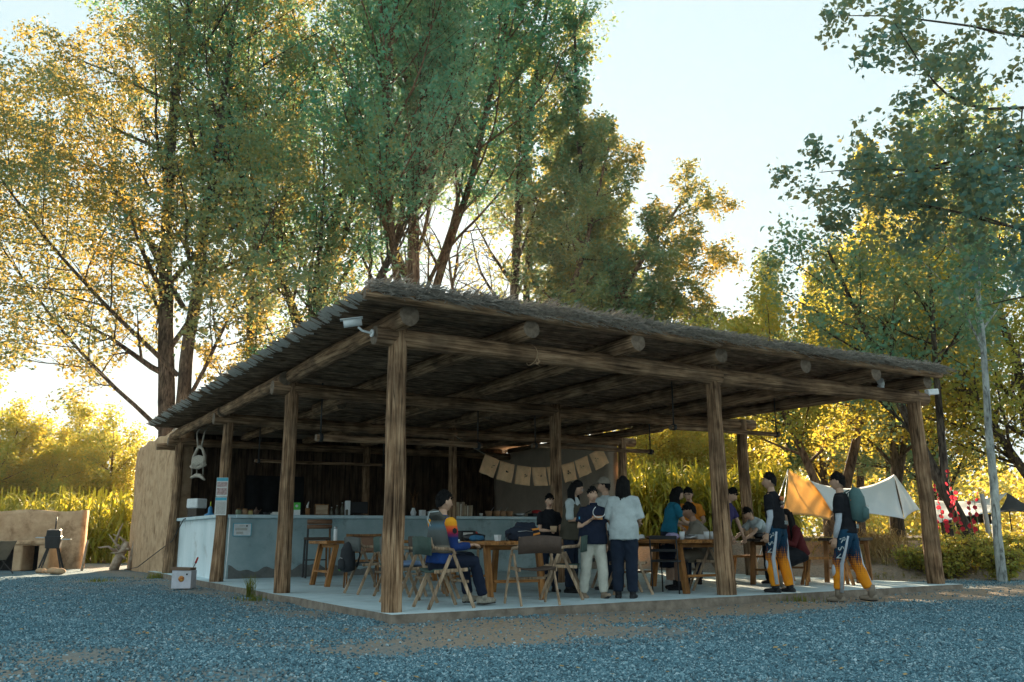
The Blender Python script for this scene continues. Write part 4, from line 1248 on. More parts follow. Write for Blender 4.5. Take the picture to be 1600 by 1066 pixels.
MB().ball((0, 0, .055), (.065, .065, .055)).build('body', plain('pot_clay', (.12, .07, .05), .5), t)
MB().lathe([(.03, .105), (.02, .12), (.01, .16)], n=8).build('lid', plain('pot_clay', (.12, .07, .05)), t)
MB().tube([(.05, 0, .06), (.09, 0, .09), (.105, 0, .12)], [.014, .011, .008], n=6).build('spout', plain('pot_clay', (.12, .07, .05)), t)
thing('small_bowl', 'small dark bowl left of the second left post', 'bowl', MB().lathe([(.04, 0), (.075, .05), (.07, .05), (.03, .012)], n=12), BLACKP, (1.2, 9.42, ZC))
thing('folded_cloth', 'folded pale cloth on the counter by the second left post', 'cloth', MB().box((0, 0, .02), (.22, .14, .04)).box((.01, 0, .05), (.18, .12, .02)), PAPER, (1.40, 9.40, ZC), bevel=.01)
t = empty('counter_sign', (1.82, 9.36, ZC), R(-20), 'small green and white sign standing on the counter', 'sign')
MB().box((0, 0, .13), (.15, .012, .26)).build('plate', WHITEP, t, bevel=.004)
MB().box((0, -.009, .185), (.15, .004, .15)).build('green_panel', GREENP, t)
MB().lathe([(.03, 0), (.03, .004)], n=12).build('white_disc', WHITEP, t).rotation_euler = (R(90), 0, 0)
t.children[-1].location = (0, -.012, .19)
t = empty('utensil_cup', (2.08, 9.42, ZC), 0, 'wooden cup of tools with a white horn-like handle', 'cup')
MB().lathe([(.045, 0), (.052, .15), (.045, .15), (.04, .02)], n=12).build('cup', PINEB, t)
MB().tube([(0, 0, .05), (-.01, 0, .2), (.02, 0, .29)], [.02, .022, .006], n=8).build('horn', PAPER, t)
t = empty('picture_frame', (2.42, 9.50, ZC), R(-15), 'wooden framed landscape picture on the counter', 'picture')
MB().box((0, 0, .12), (.30, .02, .24), rot=(-.1, 0, 0)).build('frame', PINEB, t, bevel=.006)
MB().box((0, -.018, .12), (.25, .004, .19), rot=(-.1, 0, 0)).build('print', mat('landscape_print', (.30, .20, .12), (.55, .42, .30), scale=5, stretch=(.6, 1, 3)), t)
for i, (x, h) in enumerate(((2.62, .16), (2.74, .20), (2.86, .26), (2.97, .19))):
    t = empty('glass_bottle', (x, 9.43, ZC), 0, ('short bottle leftmost of the four on the counter', 'second bottle from the left on the counter', 'tallest of the four bottles on the counter', 'rightmost of the four bottles on the counter')[i], 'bottle', 'bottles on the counter')
    MB().lathe([(.03, 0), (.034, .01), (.034, h * .6), (.013, h * .78), (.013, h)], n=10).build('body', GLASSY, t)
    MB().lathe([(.015, h), (.015, h + .02)], n=8).build('cap', STEEL, t)
t = empty('till_screen', (3.25, 9.45, ZC), R(-12), 'black till screen with a white side panel on the counter', 'monitor')
MB().box((0, 0, .17), (.40, .05, .26), rot=(-.12, 0, 0)).build('screen', BLACKP, t, bevel=.008)
MB().box((-.25, -.02, .16), (.10, .16, .32)).build('side_panel', WHITEP, t, bevel=.008)
MB().box((0, 0, .012), (.22, .16, .024)).build('base', BLACKP, t)
t = empty('dried_bouquet', (4.6, 9.5, ZC), 0, 'dried twigs in a vase behind the front corner post', 'plant')
MB().lathe([(.05, 0), (.07, .08), (.035, .16), (.04, .18)], n=12).build('vase', WHITEP, t)
for i in range(7):
    MB().tube([(0, 0, .12), (rng.uniform(-.06, .1), rng.uniform(-.05, .05), .38), (rng.uniform(-.16, .22), rng.uniform(-.1, .1), rng.uniform(.5, .72))], [.005, .004, .002], n=4).build('twig', PINEB, t)
thing('paper_box', 'small white box left of the person in the jersey on the counter', 'box', MB().box((0, 0, .06), (.12, .1, .12)).box((.0, 0, .125), (.13, .11, .012)), WHITEP, (4.78, 9.40, ZC), .4)
thing('paper_box', 'second small white box right beside the person in the jersey on the counter', 'box', MB().box((0, 0, .045), (.12, .1, .09)).box((0, 0, .096), (.128, .108, .012)), WHITEP, (4.98, 9.42, ZC), -.2)
x = 5.66
for i in range(12):
    h = rng.uniform(.22, .33); w = rng.uniform(.022, .040)
    o = MB().box((0, 0, h / 2), (w, .18, h), rot=(0, rng.uniform(-.02, .06), 0)).build('book', plain('book_%d' % (i % 5), ((.42, .30, .19), (.52, .42, .30), (.30, .20, .13), (.66, .60, .50), (.36, .27, .2))[i % 5], .8), None, loc=(x, 9.44, ZC), bevel=.003)
    tag(o, '%s book in the counter row behind the person in the jersey' % ('leftmost', 'second', 'third', 'fourth', 'fifth', 'sixth', 'seventh', 'eighth', 'ninth', 'tenth', 'eleventh', 'rightmost')[i], 'book', 'books on the counter')
    x += w + .004
thing('tea_cup', 'tiny pale cup alone on the counter right of the books', 'cup', MB().lathe([(.03, 0), (.045, .07), (.04, .07), (.025, .01)], n=12), PAPER, (6.32, 9.4, ZC))
for i, x in enumerate((6.54, 6.76, 6.93, 7.12)):
    t = empty('paper_pot', (x, 9.42, ZC), 0, ('leftmost paper pot on the counter', 'second paper pot with a stick handle', 'third paper pot from the left on the counter', 'paper pot nearest the frying pan')[i], 'pot', 'paper pots on the counter')
    MB().lathe([(.065, 0), (.09, .13), (.08, .13), (.055, .01)], n=12).build('pot', TERRA, t)
    if i < 3: MB().tube([(.0, 0, .05), (.16, .03, .22)], .008, n=5).build('stick', STEEL, t)
t = empty('frying_pan', (7.40, 9.42, ZC), 0, 'dark frying pan at the end of the pots', 'pan')
MB().lathe([(.10, 0), (.155, .08), (.148, .08), (.09, .012)], n=16).build('pan', STEEL, t)
MB().tube([(.14, 0, .07), (.36, .05, .15)], [.012, .012], n=6).build('handle', BLACKP, t)
t = empty('gas_stove', (7.9, 9.42, ZC), 0, 'black camping stove with red top on the counter', 'stove')
MB().box((0, 0, .04), (.36, .26, .08)).build('body', BLACKP, t, bevel=.01)
MB().lathe([(.12, .08), (.12, .14), (.08, .16)], n=12).build('red_burner', REDP, t)
# left end of the counter
t = empty('receipt_printer', (.33, 12.1, ZC), R(-60), 'white box printer on a dark stand at the left counter end', 'printer')
MB().box((0, 0, .10), (.30, .26, .20)).build('stand', plain('dark_brown_box', (.06, .045, .035)), t, bevel=.008)
MB().box((0, 0, .31), (.36, .30, .22)).build('body', WHITEP, t, bevel=.02)
t = empty('pump_bottle', (.30, 10.55, ZC), 0, 'blue pump bottle on the counter beside the poster post', 'bottle')
MB().lathe([(.12, 0), (.12, .025), (.05, .06), (.045, .17), (.02, .20)], n=14).build('body', BLUEP, t)
MB().tube([(0, 0, .19), (0, 0, .30)], .010, n=6).build('pump', YELGRN, t)
# papers fixed to the posts and the counter
def paper(name, label, loc, rot, w, h, base, parts):
    t = empty(name, loc, 0, label, 'poster'); t.rotation_euler = rot
    MB().box((0, 0, 0), (w, .004, h)).build('sheet', base, t)
    for k, (cx, cz, pw, ph, m_) in enumerate(parts):
        MB().box((cx, -.004, cz), (pw, .003, ph)).build('print_block', m_, t)
    return t
CYANP = plain('cyan_print', (.10, .42, .55), .7); PINKP = mat('photo_print', (.35, .22, .20), (.62, .48, .46), scale=22); GREYP = mat('small_print', (.38, .37, .35), (.66, .64, .6), scale=60, stretch=(1, 1, 4))
q = (0, 0, R(-24))
paper('poster', 'blue-headed poster with photos, upper of two on the left post', (-.035, 8.165, 1.76), q, .215, .36, PAPER, ((0, .145, .205, .06, CYANP), (0, .05, .19, .09, PINKP), (0, -.08, .19, .13, PINKP)))
paper('poster', 'blue-headed text poster, lower of two on the left post', (-.04, 8.16, 1.40), q, .215, .34, PAPER, ((0, .135, .205, .055, CYANP), (0, -.03, .18, .24, GREYP)))
t = paper('certificate', 'framed pale certificate fixed to the counter front', (.68, 9.285, .97), (0, 0, 0), .36, .25, WHITEP, ((0, .075, .12, .018, GREYP), (.09, .075, .03, .03, INK), (-.02, .01, .24, .05, GREYP), (-.05, -.065, .14, .05, GREYP)))
fm = MB()
for a, b_ in (((-.18, 0, .125), (.18, 0, .125)), ((-.18, 0, -.125), (.18, 0, -.125)), ((-.18, 0, -.125), (-.18, 0, .125)), ((.18, 0, -.125), (.18, 0, .125))): fm.bar(a, b_, .014, .014, (0, 1, 0))
fm.build('frame', CYANP, t)

# ------------------------------------------------------------------ things on the tables
ZT = .751
t = empty('projector', (2.35, 5.35, ZT), R(-15), 'white projector on the left pine table', 'projector')
MB().box((0, 0, .055), (.30, .22, .09)).build('body', WHITEP, t, bevel=.012)
MB().tube([(-.07, -.10, .06), (-.07, -.125, .06)], .032, n=12).build('lens', BLACKP, t)
t = empty('thermos', (1.25, 5.35, ZT), 0, 'slim white thermos standing on the left pine table', 'flask')
MB().lathe([(.03, 0), (.032, .01), (.032, .19), (.026, .20)], n=12).build('body', WHITEP, t)
MB().lathe([(.027, .2), (.027, .235)], n=12).build('cap', STEEL, t)
def lump(name, label, cat, loc, size, m, seed, rz=0, parts=(), group=None):
    """soft bag-like shape"""
    t = empty(name, loc, rz, label, cat, group)
    mb = MB(); n, k = 20, 12; vs = []
    for i in range(k + 1):
        th = math.pi * i / k
        for j in range(n):
            a = 2 * math.pi * j / n
            v = Vector((math.sin(th) * math.cos(a), math.sin(th) * math.sin(a), -math.cos(th)))
            e = [math.copysign(abs(c) ** .7, c) for c in v]
            d = 1 + .22 * mnoise.noise(v * 1.8 + Vector((seed, 0, 0))) + .08 * mnoise.noise(v * 5 + Vector((0, seed, 0)))
            z = e[2] * d * size[2]
            vs.append((e[0] * d * size[0], e[1] * d * size[1], max(z, -size[2] * .92) + size[2] * .92))
    fs = []
    for i in range(k):
        for j in range(n):
            j2 = (j + 1) % n; fs.append((i * n + j, i * n + j2, (i + 1) * n + j2, (i + 1) * n + j))
    mb.add(vs, fs, 0, True); mb.build('bag_body', m, t)
    for nm, f_, m_ in parts: f_().build(nm, m_, t)
    return t
b0 = Vector((1.58, .70, 0)); aa = R(-8)
def onT2(u, v): return (b0.x + math.cos(aa) * u - math.sin(aa) * v, b0.y + math.sin(aa) * u + math.cos(aa) * v, ZT)
lump('camera_bag', 'black shoulder bag on the front pine table', 'bag', onT2(.62, .35), (.20, .12, .095), NAVYC, 1, .3,
     (('strap', lambda: MB().tube([(-.18, 0, .1), (-.30, -.05, .06), (-.36, -.1, .005)], .01, n=5), BLACKP), ('zip', lambda: MB().tube([(-.15, -.115, .12), (0, -.135, .13), (.15, -.115, .12)], .005, n=5), STEEL)))
lump('tool_bag', 'black tool bag with orange straps on the front pine table', 'bag', onT2(.82, .60), (.17, .13, .13), NAVYC, 2, -.2,
     (('orange_strap', lambda: MB().bar((-.14, -.15, .12), (.15, -.14, .16), .012, .025), ORANGEP), ('orange_strap', lambda: MB().bar((-.02, -.15, .06), (.16, -.14, .10), .012, .025), ORANGEP), ('buckle', lambda: MB().tube([(-.1, -.16, .02), (-.1, -.2, -.05), (-.11, -.19, -.10)], [.006, .012, .006], n=6), ORANGEP)))
lump('woollen_hat', 'soft black hat lying before the person in the jersey', 'hat', onT2(.12, .75), (.16, .12, .05), BLACKP, 3, .2)
lump('glove', 'blue and black glove on the table edge before the person in the jersey', 'glove', onT2(.05, .45), (.12, .07, .04), plain('glove_blue', (.03, .12, .22), .8), 4, .5)
t = empty('electronics_case', onT2(.15, 1.25), R(20), 'black electronics case with a red knob on the table', 'case')
MB().box((0, 0, .07), (.32, .2, .14)).build('case', BLACKP, t, bevel=.012)
MB().tube([(.2, 0, .08), (.27, 0, .10)], .035, n=10).build('red_knob', REDP, t)
MB().box((-.02, -.102, .08), (.2, .004, .07)).build('panel', GREYP, t)
thing('paper_cup', 'white square paper cup on the front pine table', 'cup', MB().box((0, 0, .04), (.055, .055, .08), taper=1.35), WHITEP, onT2(.32, .38), .4)
b3 = Vector((4.60, .38, 0))
def onT3(u, v): return (b3.x + u, b3.y + v, ZT)
t = empty('mixing_bowl', onT3(.1, 1.55), 0, 'large dark mixing bowl right of the person in the white shirt', 'bowl')
MB().lathe([(.09, 0), (.20, .17), (.19, .17), (.08, .015)], n=18).build('bowl', STEEL, t)
lump('napkin_bag', 'crumpled white bag beside the mixing bowl', 'bag', onT3(.2, 1.25), (.12, .08, .04), WHITEP, 6)
lump('snack_tray', 'dark tray of snacks on the right front table', 'tray', onT3(.3, .95), (.14, .10, .03), plain('snack', (.2, .12, .07), .8), 7)
lump('lilac_bag', 'lilac packet on the right front table', 'packet', onT3(.30, .55), (.10, .07, .05), plain('lilac', (.35, .30, .48), .5), 8)
for i, (u, v) in enumerate(((.20, .22), (.62, .16), (.78, .2))):
    t = empty('paper_cup', onT3(u, v), 0, ('white paper cup at the left of the right front table', 'white paper cup in front of the person in beige', 'white paper cup nearest the right front post')[i], 'cup', 'paper cups on the right front table')
    MB().lathe([(.032, 0), (.042, .11), (.038, .11), (.028, .006)], n=12).build('cup', WHITEP, t)
    MB().lathe([(.0425, .104), (.045, .108), (.0425, .113)], n=12).build('rim', PAPER, t)
lump('foil_dish', 'crumpled foil dish between the cups on the right front table', 'dish', onT3(.45, .3), (.10, .08, .03), STEEL, 9)
thing('clear_box', 'clear plastic food box beside the cups', 'box', MB().box((0, 0, .035), (.2, .14, .07), taper=1.12), plain('clear_plastic', (.5, .53, .55), .15), onT3(.75, .5))
b4 = Vector((7.06, 1.62, 0)); a4 = R(-62)
def onT4(u, v): return (b4.x + math.cos(a4) * u - math.sin(a4) * v, b4.y + math.sin(a4) * u + math.cos(a4) * v, ZT)
lump('black_pouch', 'black pouch on the dark-topped table before the leaning person in white', 'bag', onT4(.2, .35), (.16, .08, .05), BLACKP, 10)
t = empty('coffee_cup', onT4(.15, .82), 0, 'paper coffee cup with kraft sleeve on the dark table', 'cup')
MB().lathe([(.035, 0), (.046, .13), (.04, .13)], n=12).build('cup', WHITEP, t)
MB().lathe([(.0385, .03), (.045, .08)], n=12).build('sleeve', KRAFT, t)
t = empty('sauce_bottle', onT4(.2, 1.12), 0, 'squat white bottle with a pointed cap on the dark table', 'bottle')
MB().lathe([(.07, 0), (.085, .02), (.085, .08), (.05, .11), (.07, .14), (.07, .19), (.03, .22), (.025, .27)], n=14).build('body', WHITEP, t)
MB().lathe([(.028, .24), (.028, .27)], n=10).build('collar', INK, t)
t = empty('kraft_bag', onT4(.3, 1.28), R(-10), 'brown paper bag on the dark table', 'bag')
MB().box((0, 0, .11), (.14, .08, .22), taper=1.04).build('bag', KRAFT, t)
MB().tube([(-.04, -.045, .06), (-.02, -.05, .12), (.03, -.05, .1), (.04, -.045, .04)], .005, n=5).build('handle', plain('twine', (.25, .15, .08)), t)
for i in range(4):
    thing('bread_bun', '%s pale bun in the short row on the dark-topped table' % ('leftmost', 'second', 'third', 'rightmost')[i], 'bun', MB().ball((0, 0, .028), (.04, .04, .03)).ball((.0, .0, .034), (.030, .032, .028)), PAPER, onT4(.2 + .015 * (i % 2), .90 + .065 * i), a4, group='buns on the dark table')
t = empty('helmet', onT4(.25, 1.42), 0, 'yellow-green helmet with black strap behind the walker with the backpack', 'helmet')
MB().ball((0, 0, .11), (.11, .13, .12)).build('shell', YELGRN, t)
MB().tube([(-.1, -.05, .02), (-.02, -.125, .13), (.06, -.1, .24)], .014, n=6).build('strap', BLACKP, t)

# backpack on the chair
def backpack(name, label, loc, rz, m, accent, size=1.0, rx=0):
    t = empty(name, loc, rz, label, 'backpack'); t.rotation_euler = (rx, 0, rz); t.scale = (size,) * 3
    mb = MB(); mb.tube([(0, 0, 0), (0, -.005, .02), (0, -.01, .15), (0, -.005, .32), (0, .01, .41), (0, .03, .45)], [(.10, .05), (.15, .10), (.16, .115), (.145, .10), (.10, .07), (.03, .02)], n=16, side=(1, 0, 0))
    mb.build('main_bag', m, t)
    MB().tube([(0, -.085, .03), (0, -.10, .05), (0, -.105, .16), (0, -.085, .21)], [(.08, .02), (.115, .045), (.11, .045), (.06, .02)], n=14, side=(1, 0, 0)).build('front_pocket', m, t)
    for sx in (-1, 1):
        MB().tube([(.07 * sx, .06, .42), (.10 * sx, .13, .38), (.11 * sx, .15, .25), (.11 * sx, .10, .06)], [(.03, .008)] * 4, n=6, side=(1, 0, 0)).build('strap', m, t)
    MB().tube([(-.08, -.13, .20), (0, -.14, .21), (.08, -.13, .20)], .006, n=5).build('zip', accent, t)
    MB().tube([(-.03, .03, .44), (0, .03, .49), (.03, .03, .44)], .008, n=5).build('grab_loop', m, t)
    return t
bp = backpack('backpack', 'black backpack with a bright green tag hung on a chair back', (.70, 3.26, .32), WA(2), plain('black_pack', (.02, .022, .026), .8, bump=.3, bscale=15), STEEL, .95)
MB().box((-.14, -.06, .06), (.02, .05, .10)).build('green_tag', GREENP, bp)
lump('blue_bag', 'light blue bag on a chair under the front table', 'bag', (1.42, 1.75, .45), (.15, .10, .07), plain('bag_blue', (.06, .22, .36), .7), 12)
lump('dark_jacket', 'dark jacket heaped on a chair under the front table', 'jacket', (2.5, 3.1, .45), (.18, .15, .07), NAVYC, 13)

# ------------------------------------------------------------------ cameras and lamps on the beams
t = empty('security_camera', (-.33, -.02, ZB + .04), 0, 'white bullet camera on the left end of the front beam', 'camera')
MB().tube([(0, 0, 0), (-.02, 0, 0)], .045, n=12).build('base_plate', WHITEP, t)
MB().tube([(-.02, 0, 0), (-.12, .02, .02), (-.17, .03, .06)], .014, n=8).build('arm', WHITEP, t)
d = Vector((-.80, .35, -.13)).normalized()
c = Vector((-.19, .03, .115))
MB().tube([c - d * .06, c + d * .15], [.045, .048], n=12).build('body', WHITEP, t)
MB().bar(c - d * .07 + Vector((0, 0, .046)), c + d * .19 + Vector((0, 0, .046)), .105, .008).build('sun_hood', WHITEP, t)
MB().tube([c + d * .15, c + d * .153], .040, n=12).build('lens', BLACKP, t)
t = empty('security_camera', (10.02, .03, ZB + .06), 0, 'white box camera on the right end of the front beam', 'camera')
MB().bar((0, 0, .03), (.10, -.02, .05), .05, .05).build('arm', WHITEP, t)
MB().bar((.02, -.03, .08), (.28, -.06, .11), .09, .10).build('body', WHITEP, t, bevel=.01)
MB().tube([(.28, -.06, .11), (.288, -.061, .111)], .034, n=10).build('lens', BLACKP, t)
t = empty('dome_lamp', (8.78, -.02, ZB + .12), 0, 'small pale spotlight clipped on top of the front beam', 'lamp')
MB().box((0, 0, .02), (.08, .08, .04)).build('clip', WHITEP, t)
MB().tube([(.03, 0, .05), (-.07, -.05, .11)], [.05, .06], n=10).build('head', WHITEP, t)
t = empty('string_knot', (1.86, -.11, ZB - .05), 0, 'frayed string knotted round the front beam', 'string')
MB().tube([(0.02 * math.cos(i), .12 + .135 * math.cos(i * .5), .05 + .135 * math.sin(i * .5)) for i in range(14)], .006, n=5).build('loop', KRAFT, t)
for i in range(4):
    MB().tube([(.0, -.02, .03), (rng.uniform(-.05, .05), -.03, -.06), (rng.uniform(-.09, .09), -.03, rng.uniform(-.16, -.09))], .004, n=4).build('end', KRAFT, t)
# driftwood ornament hanging at the left
t = empty('driftwood_ornament', (0, 10.6, 2.05), R(-65), 'driftwood and rope ornament hanging from the left eave', 'ornament')
DRIFT = mat('driftwood', (.30, .25, .20), (.50, .44, .37), scale=9, bump=.5)
ROPEM = mat('rope', (.45, .40, .33), (.62, .57, .49), scale=30, bump=.4)
MB().tube([(-.22, 0, .28), (-.19, 0, .48), (-.07, 0, .66), (0, 0, .70), (.10, 0, .64), (.19, 0, .50), (.21, 0, .30)], [.028, .035, .03, .04, .03, .034, .026], n=8, jit=.12).build('arch', DRIFT, t)
MB().tube([(-.25, 0, .28), (0, .01, .25), (.23, 0, .30)], [.04, .045, .035], n=8, jit=.12).build('crossbar', DRIFT, t)
MB().tube([(-.24, 0, .04), (-.1, .02, .08), (.08, 0, .07), (.24, 0, -.03)], [.02, .04, .045, .02], n=8, jit=.15).build('lower_branch', DRIFT, t)
for i in range(13):
    x_ = -.19 + .03 * i
    MB().tube([(x_, -.02, .46 + .05 * math.cos(x_ * 8)), (x_ + .004, -.03, .36), (x_ + .008, -.035, .28 + rng.uniform(-.03, .03))], .013, n=5).build('tassel', ROPEM, t)
for x_ in (-.22, -.05, .16): MB().tube([(x_, 0, .26), (x_ + .01, 0, .07)], .006, n=5).build('cord', ROPEM, t)
for sx in (-1, 1):
    MB().tube([(.05 * sx, 0, .68), (.10 * sx, 0, .86), (.13 * sx, 0, 1.0), (.12 * sx, .1, 1.16)], [.02, .016, .012, .01], n=6, jit=.1).build('hanger', DRIFT, t)

# ------------------------------------------------------------------ people
SKIN = mat('skin', (.50, .30, .205), (.58, .365, .255), rough=.55, scale=9, bump=.03, spec=.35)
SKIND = mat('skin_tan', (.30, .165, .105), (.37, .21, .14), rough=.55, scale=9, bump=.03, spec=.35)
HAIR = mat('black_hair', (.006, .006, .007), (.014, .013, .013), rough=.75, scale=30, stretch=(1, 1, .25), bump=.6, bscale=60, spec=.12)
EYEW = plain('eye_dark', (.015, .012, .010), .3)
LIP = plain('lip', (.30, .12, .10), .5)
def cloth(name, c, c2=None, **k):
    return mat(name, tuple(x * .85 for x in c), c2 or tuple(min(1, x * 1.12) for x in c), rough=.92, scale=5, bump=k.get('bump', .55), bscale=k.get('bscale', 9), spec=.15, bdist=.03)
NV = cloth('cloth_navy', (.016, .022, .042)); BKC = cloth('cloth_black', (.014, .015, .019)); WHC = cloth('cloth_white', (.46, .52, .53)); CRM = cloth('cloth_cream', (.56, .54, .47))
OLV = cloth('cloth_olive', (.085, .075, .055)); TEAL = cloth('cloth_teal', (.02, .17, .26)); BEI = cloth('cloth_beige', (.21, .185, .15)); ORG = cloth('cloth_orange', (.72, .25, .03)); PUR = cloth('cloth_purple', (.055, .045, .13))
DNM = cloth('cloth_denim', (.018, .026, .045)); KHK = cloth('cloth_khaki', (.20, .165, .125)); GRYW = cloth('cloth_palegrey', (.50, .54, .60)); BRN = cloth('cloth_brown', (.075, .042, .03)); MAR = cloth('cloth_maroon', (.10, .018, .02))
BLU = cloth('cloth_blue', (.02, .06, .22)); LBLU = cloth('cloth_lightblue', (.08, .32, .55)); VEST = cloth('vest_grey', (.095, .098, .09)); TAUPE = cloth('cloth_taupe', (.26, .225, .18)); SHOE = plain('shoe_black', (.014, .014, .016), .6); BOOT = mat('boot_suede', (.19, .155, .12), (.27, .225, .175), scale=12, bump=.3); RUN = mat('trail_shoe', (.22, .19, .15), (.36, .32, .26), scale=25, bump=.4); WSHOE = plain('shoe_white', (.6, .6, .58), .6)

def zramp(name, stops, coord='Z', dots=False):
    """cloth dyed in bands along local Z; optional halftone print"""
    m = bpy.data.materials.new(name); m.use_nodes = True
    N = m.node_tree.nodes; L = m.node_tree.links; p = N['Principled BSDF']; p.inputs['Roughness'].default_value = .85; p.inputs['Specular IOR Level'].default_value = .2
    tc = N.new('ShaderNodeTexCoord'); sx = N.new('ShaderNodeSeparateXYZ'); L.new(tc.outputs['Object'], sx.inputs[0])
    mr = N.new('ShaderNodeMapRange'); z0 = stops[0][0]; z1 = stops[-1][0]; mr.inputs[1].default_value = z0; mr.inputs[2].default_value = z1
    L.new(sx.outputs[coord], mr.inputs[0])
    cr = N.new('ShaderNodeValToRGB')
    for i, (z, c) in enumerate(stops):
        t = (z - z0) / (z1 - z0)
        e = cr.color_ramp.elements[i] if i < 2 else cr.color_ramp.elements.new(t)
        e.position = t; e.color = (*c, 1)
    fac = mr.outputs[0]
    if dots:
        vo = N.new('ShaderNodeTexVoronoi'); vo.inputs['Scale'].default_value = 42; vo.inputs['Randomness'].default_value = 0.0; L.new(tc.outputs['Object'], vo.inputs['Vector'])
        ma = N.new('ShaderNodeMath'); ma.operation = 'MULTIPLY_ADD'; ma.inputs[1].default_value = .45; L.new(vo.outputs['Distance'], ma.inputs[0]); 
        m2 = N.new('ShaderNodeMath'); m2.operation = 'ADD'; m2.inputs[1].default_value = -.13; L.new(mr.outputs[0], m2.inputs[0]); L.new(m2.outputs[0], ma.inputs[2]); fac = ma.outputs[0]
        cr.color_ramp.interpolation = 'LINEAR'
    L.new(fac, cr.inputs[0]); L.new(cr.outputs[0], p.inputs['Base Color'])
    nz = N.new('ShaderNodeTexNoise'); nz.inputs['Scale'].default_value = 9; L.new(tc.outputs['Object'], nz.inputs['Vector'])
    b = N.new('ShaderNodeBump'); b.inputs['Strength'].default_value = .5; b.inputs['Distance'].default_value = .03; L.new(nz.outputs['Fac'], b.inputs['Height']); L.new(b.outputs[0], p.inputs['Normal'])
    return m

def remesh(mb, name, mats, parent, vox=.014, smooth=4, noise=0.0, seed=0):
    me = MB.mesh(mb, 'tmp', mats if isinstance(mats, (list, tuple)) else [mats])
    o = bpy.data.objects.new('tmp', me); COL.objects.link(o)
    rm = o.modifiers.new('r', 'REMESH'); rm.mode = 'VOXEL'; rm.voxel_size = vox; rm.use_smooth_shade = True
    sm_ = o.modifiers.new('s', 'SMOOTH'); sm_.factor = .5; sm_.iterations = smooth
    dg = bpy.context.evaluated_depsgraph_get()
    m2 = bpy.data.meshes.new_from_object(o.evaluated_get(dg)); m2.name = name
    bpy.data.objects.remove(o); bpy.data.meshes.remove(me)
    if noise:
        n = len(m2.vertices); co = np.zeros(n * 3, np.float32); m2.vertices.foreach_get('co', co); co = co.reshape(-1, 3)
        no = np.zeros(n * 3, np.float32); m2.vertex_normals.foreach_get('vector', no); no = no.reshape(-1, 3)
        s_ = seed * 1.7
        w = np.sin(co[:, 0] * 17 + co[:, 2] * 23 + s_) * np.sin(co[:, 1] * 21 - co[:, 2] * 11 + s_ * 2) + .8 * np.abs(np.sin(co[:, 2] * 19 + 4 * np.sin(co[:, 0] * 8 + s_) + 3 * np.sin(co[:, 1] * 7))) + .4 * np.sin(co[:, 2] * 48 + 7 * np.sin(co[:, 0] * 11 + s_))
        co = co + no * (w * noise)[:, None]
        m2.vertices.foreach_set('co', co.ravel())
    m2.materials.clear()
    for m in (mats if isinstance(mats, (list, tuple)) else [mats]): m2.materials.append(m)
    m2.polygons.foreach_set('use_smooth', [True] * len(m2.polygons)); m2.polygons.foreach_set('material_index', [0] * len(m2.polygons))
    m2.update()
    o2 = bpy.data.objects.new(name, m2); link(o2, parent)
    return o2

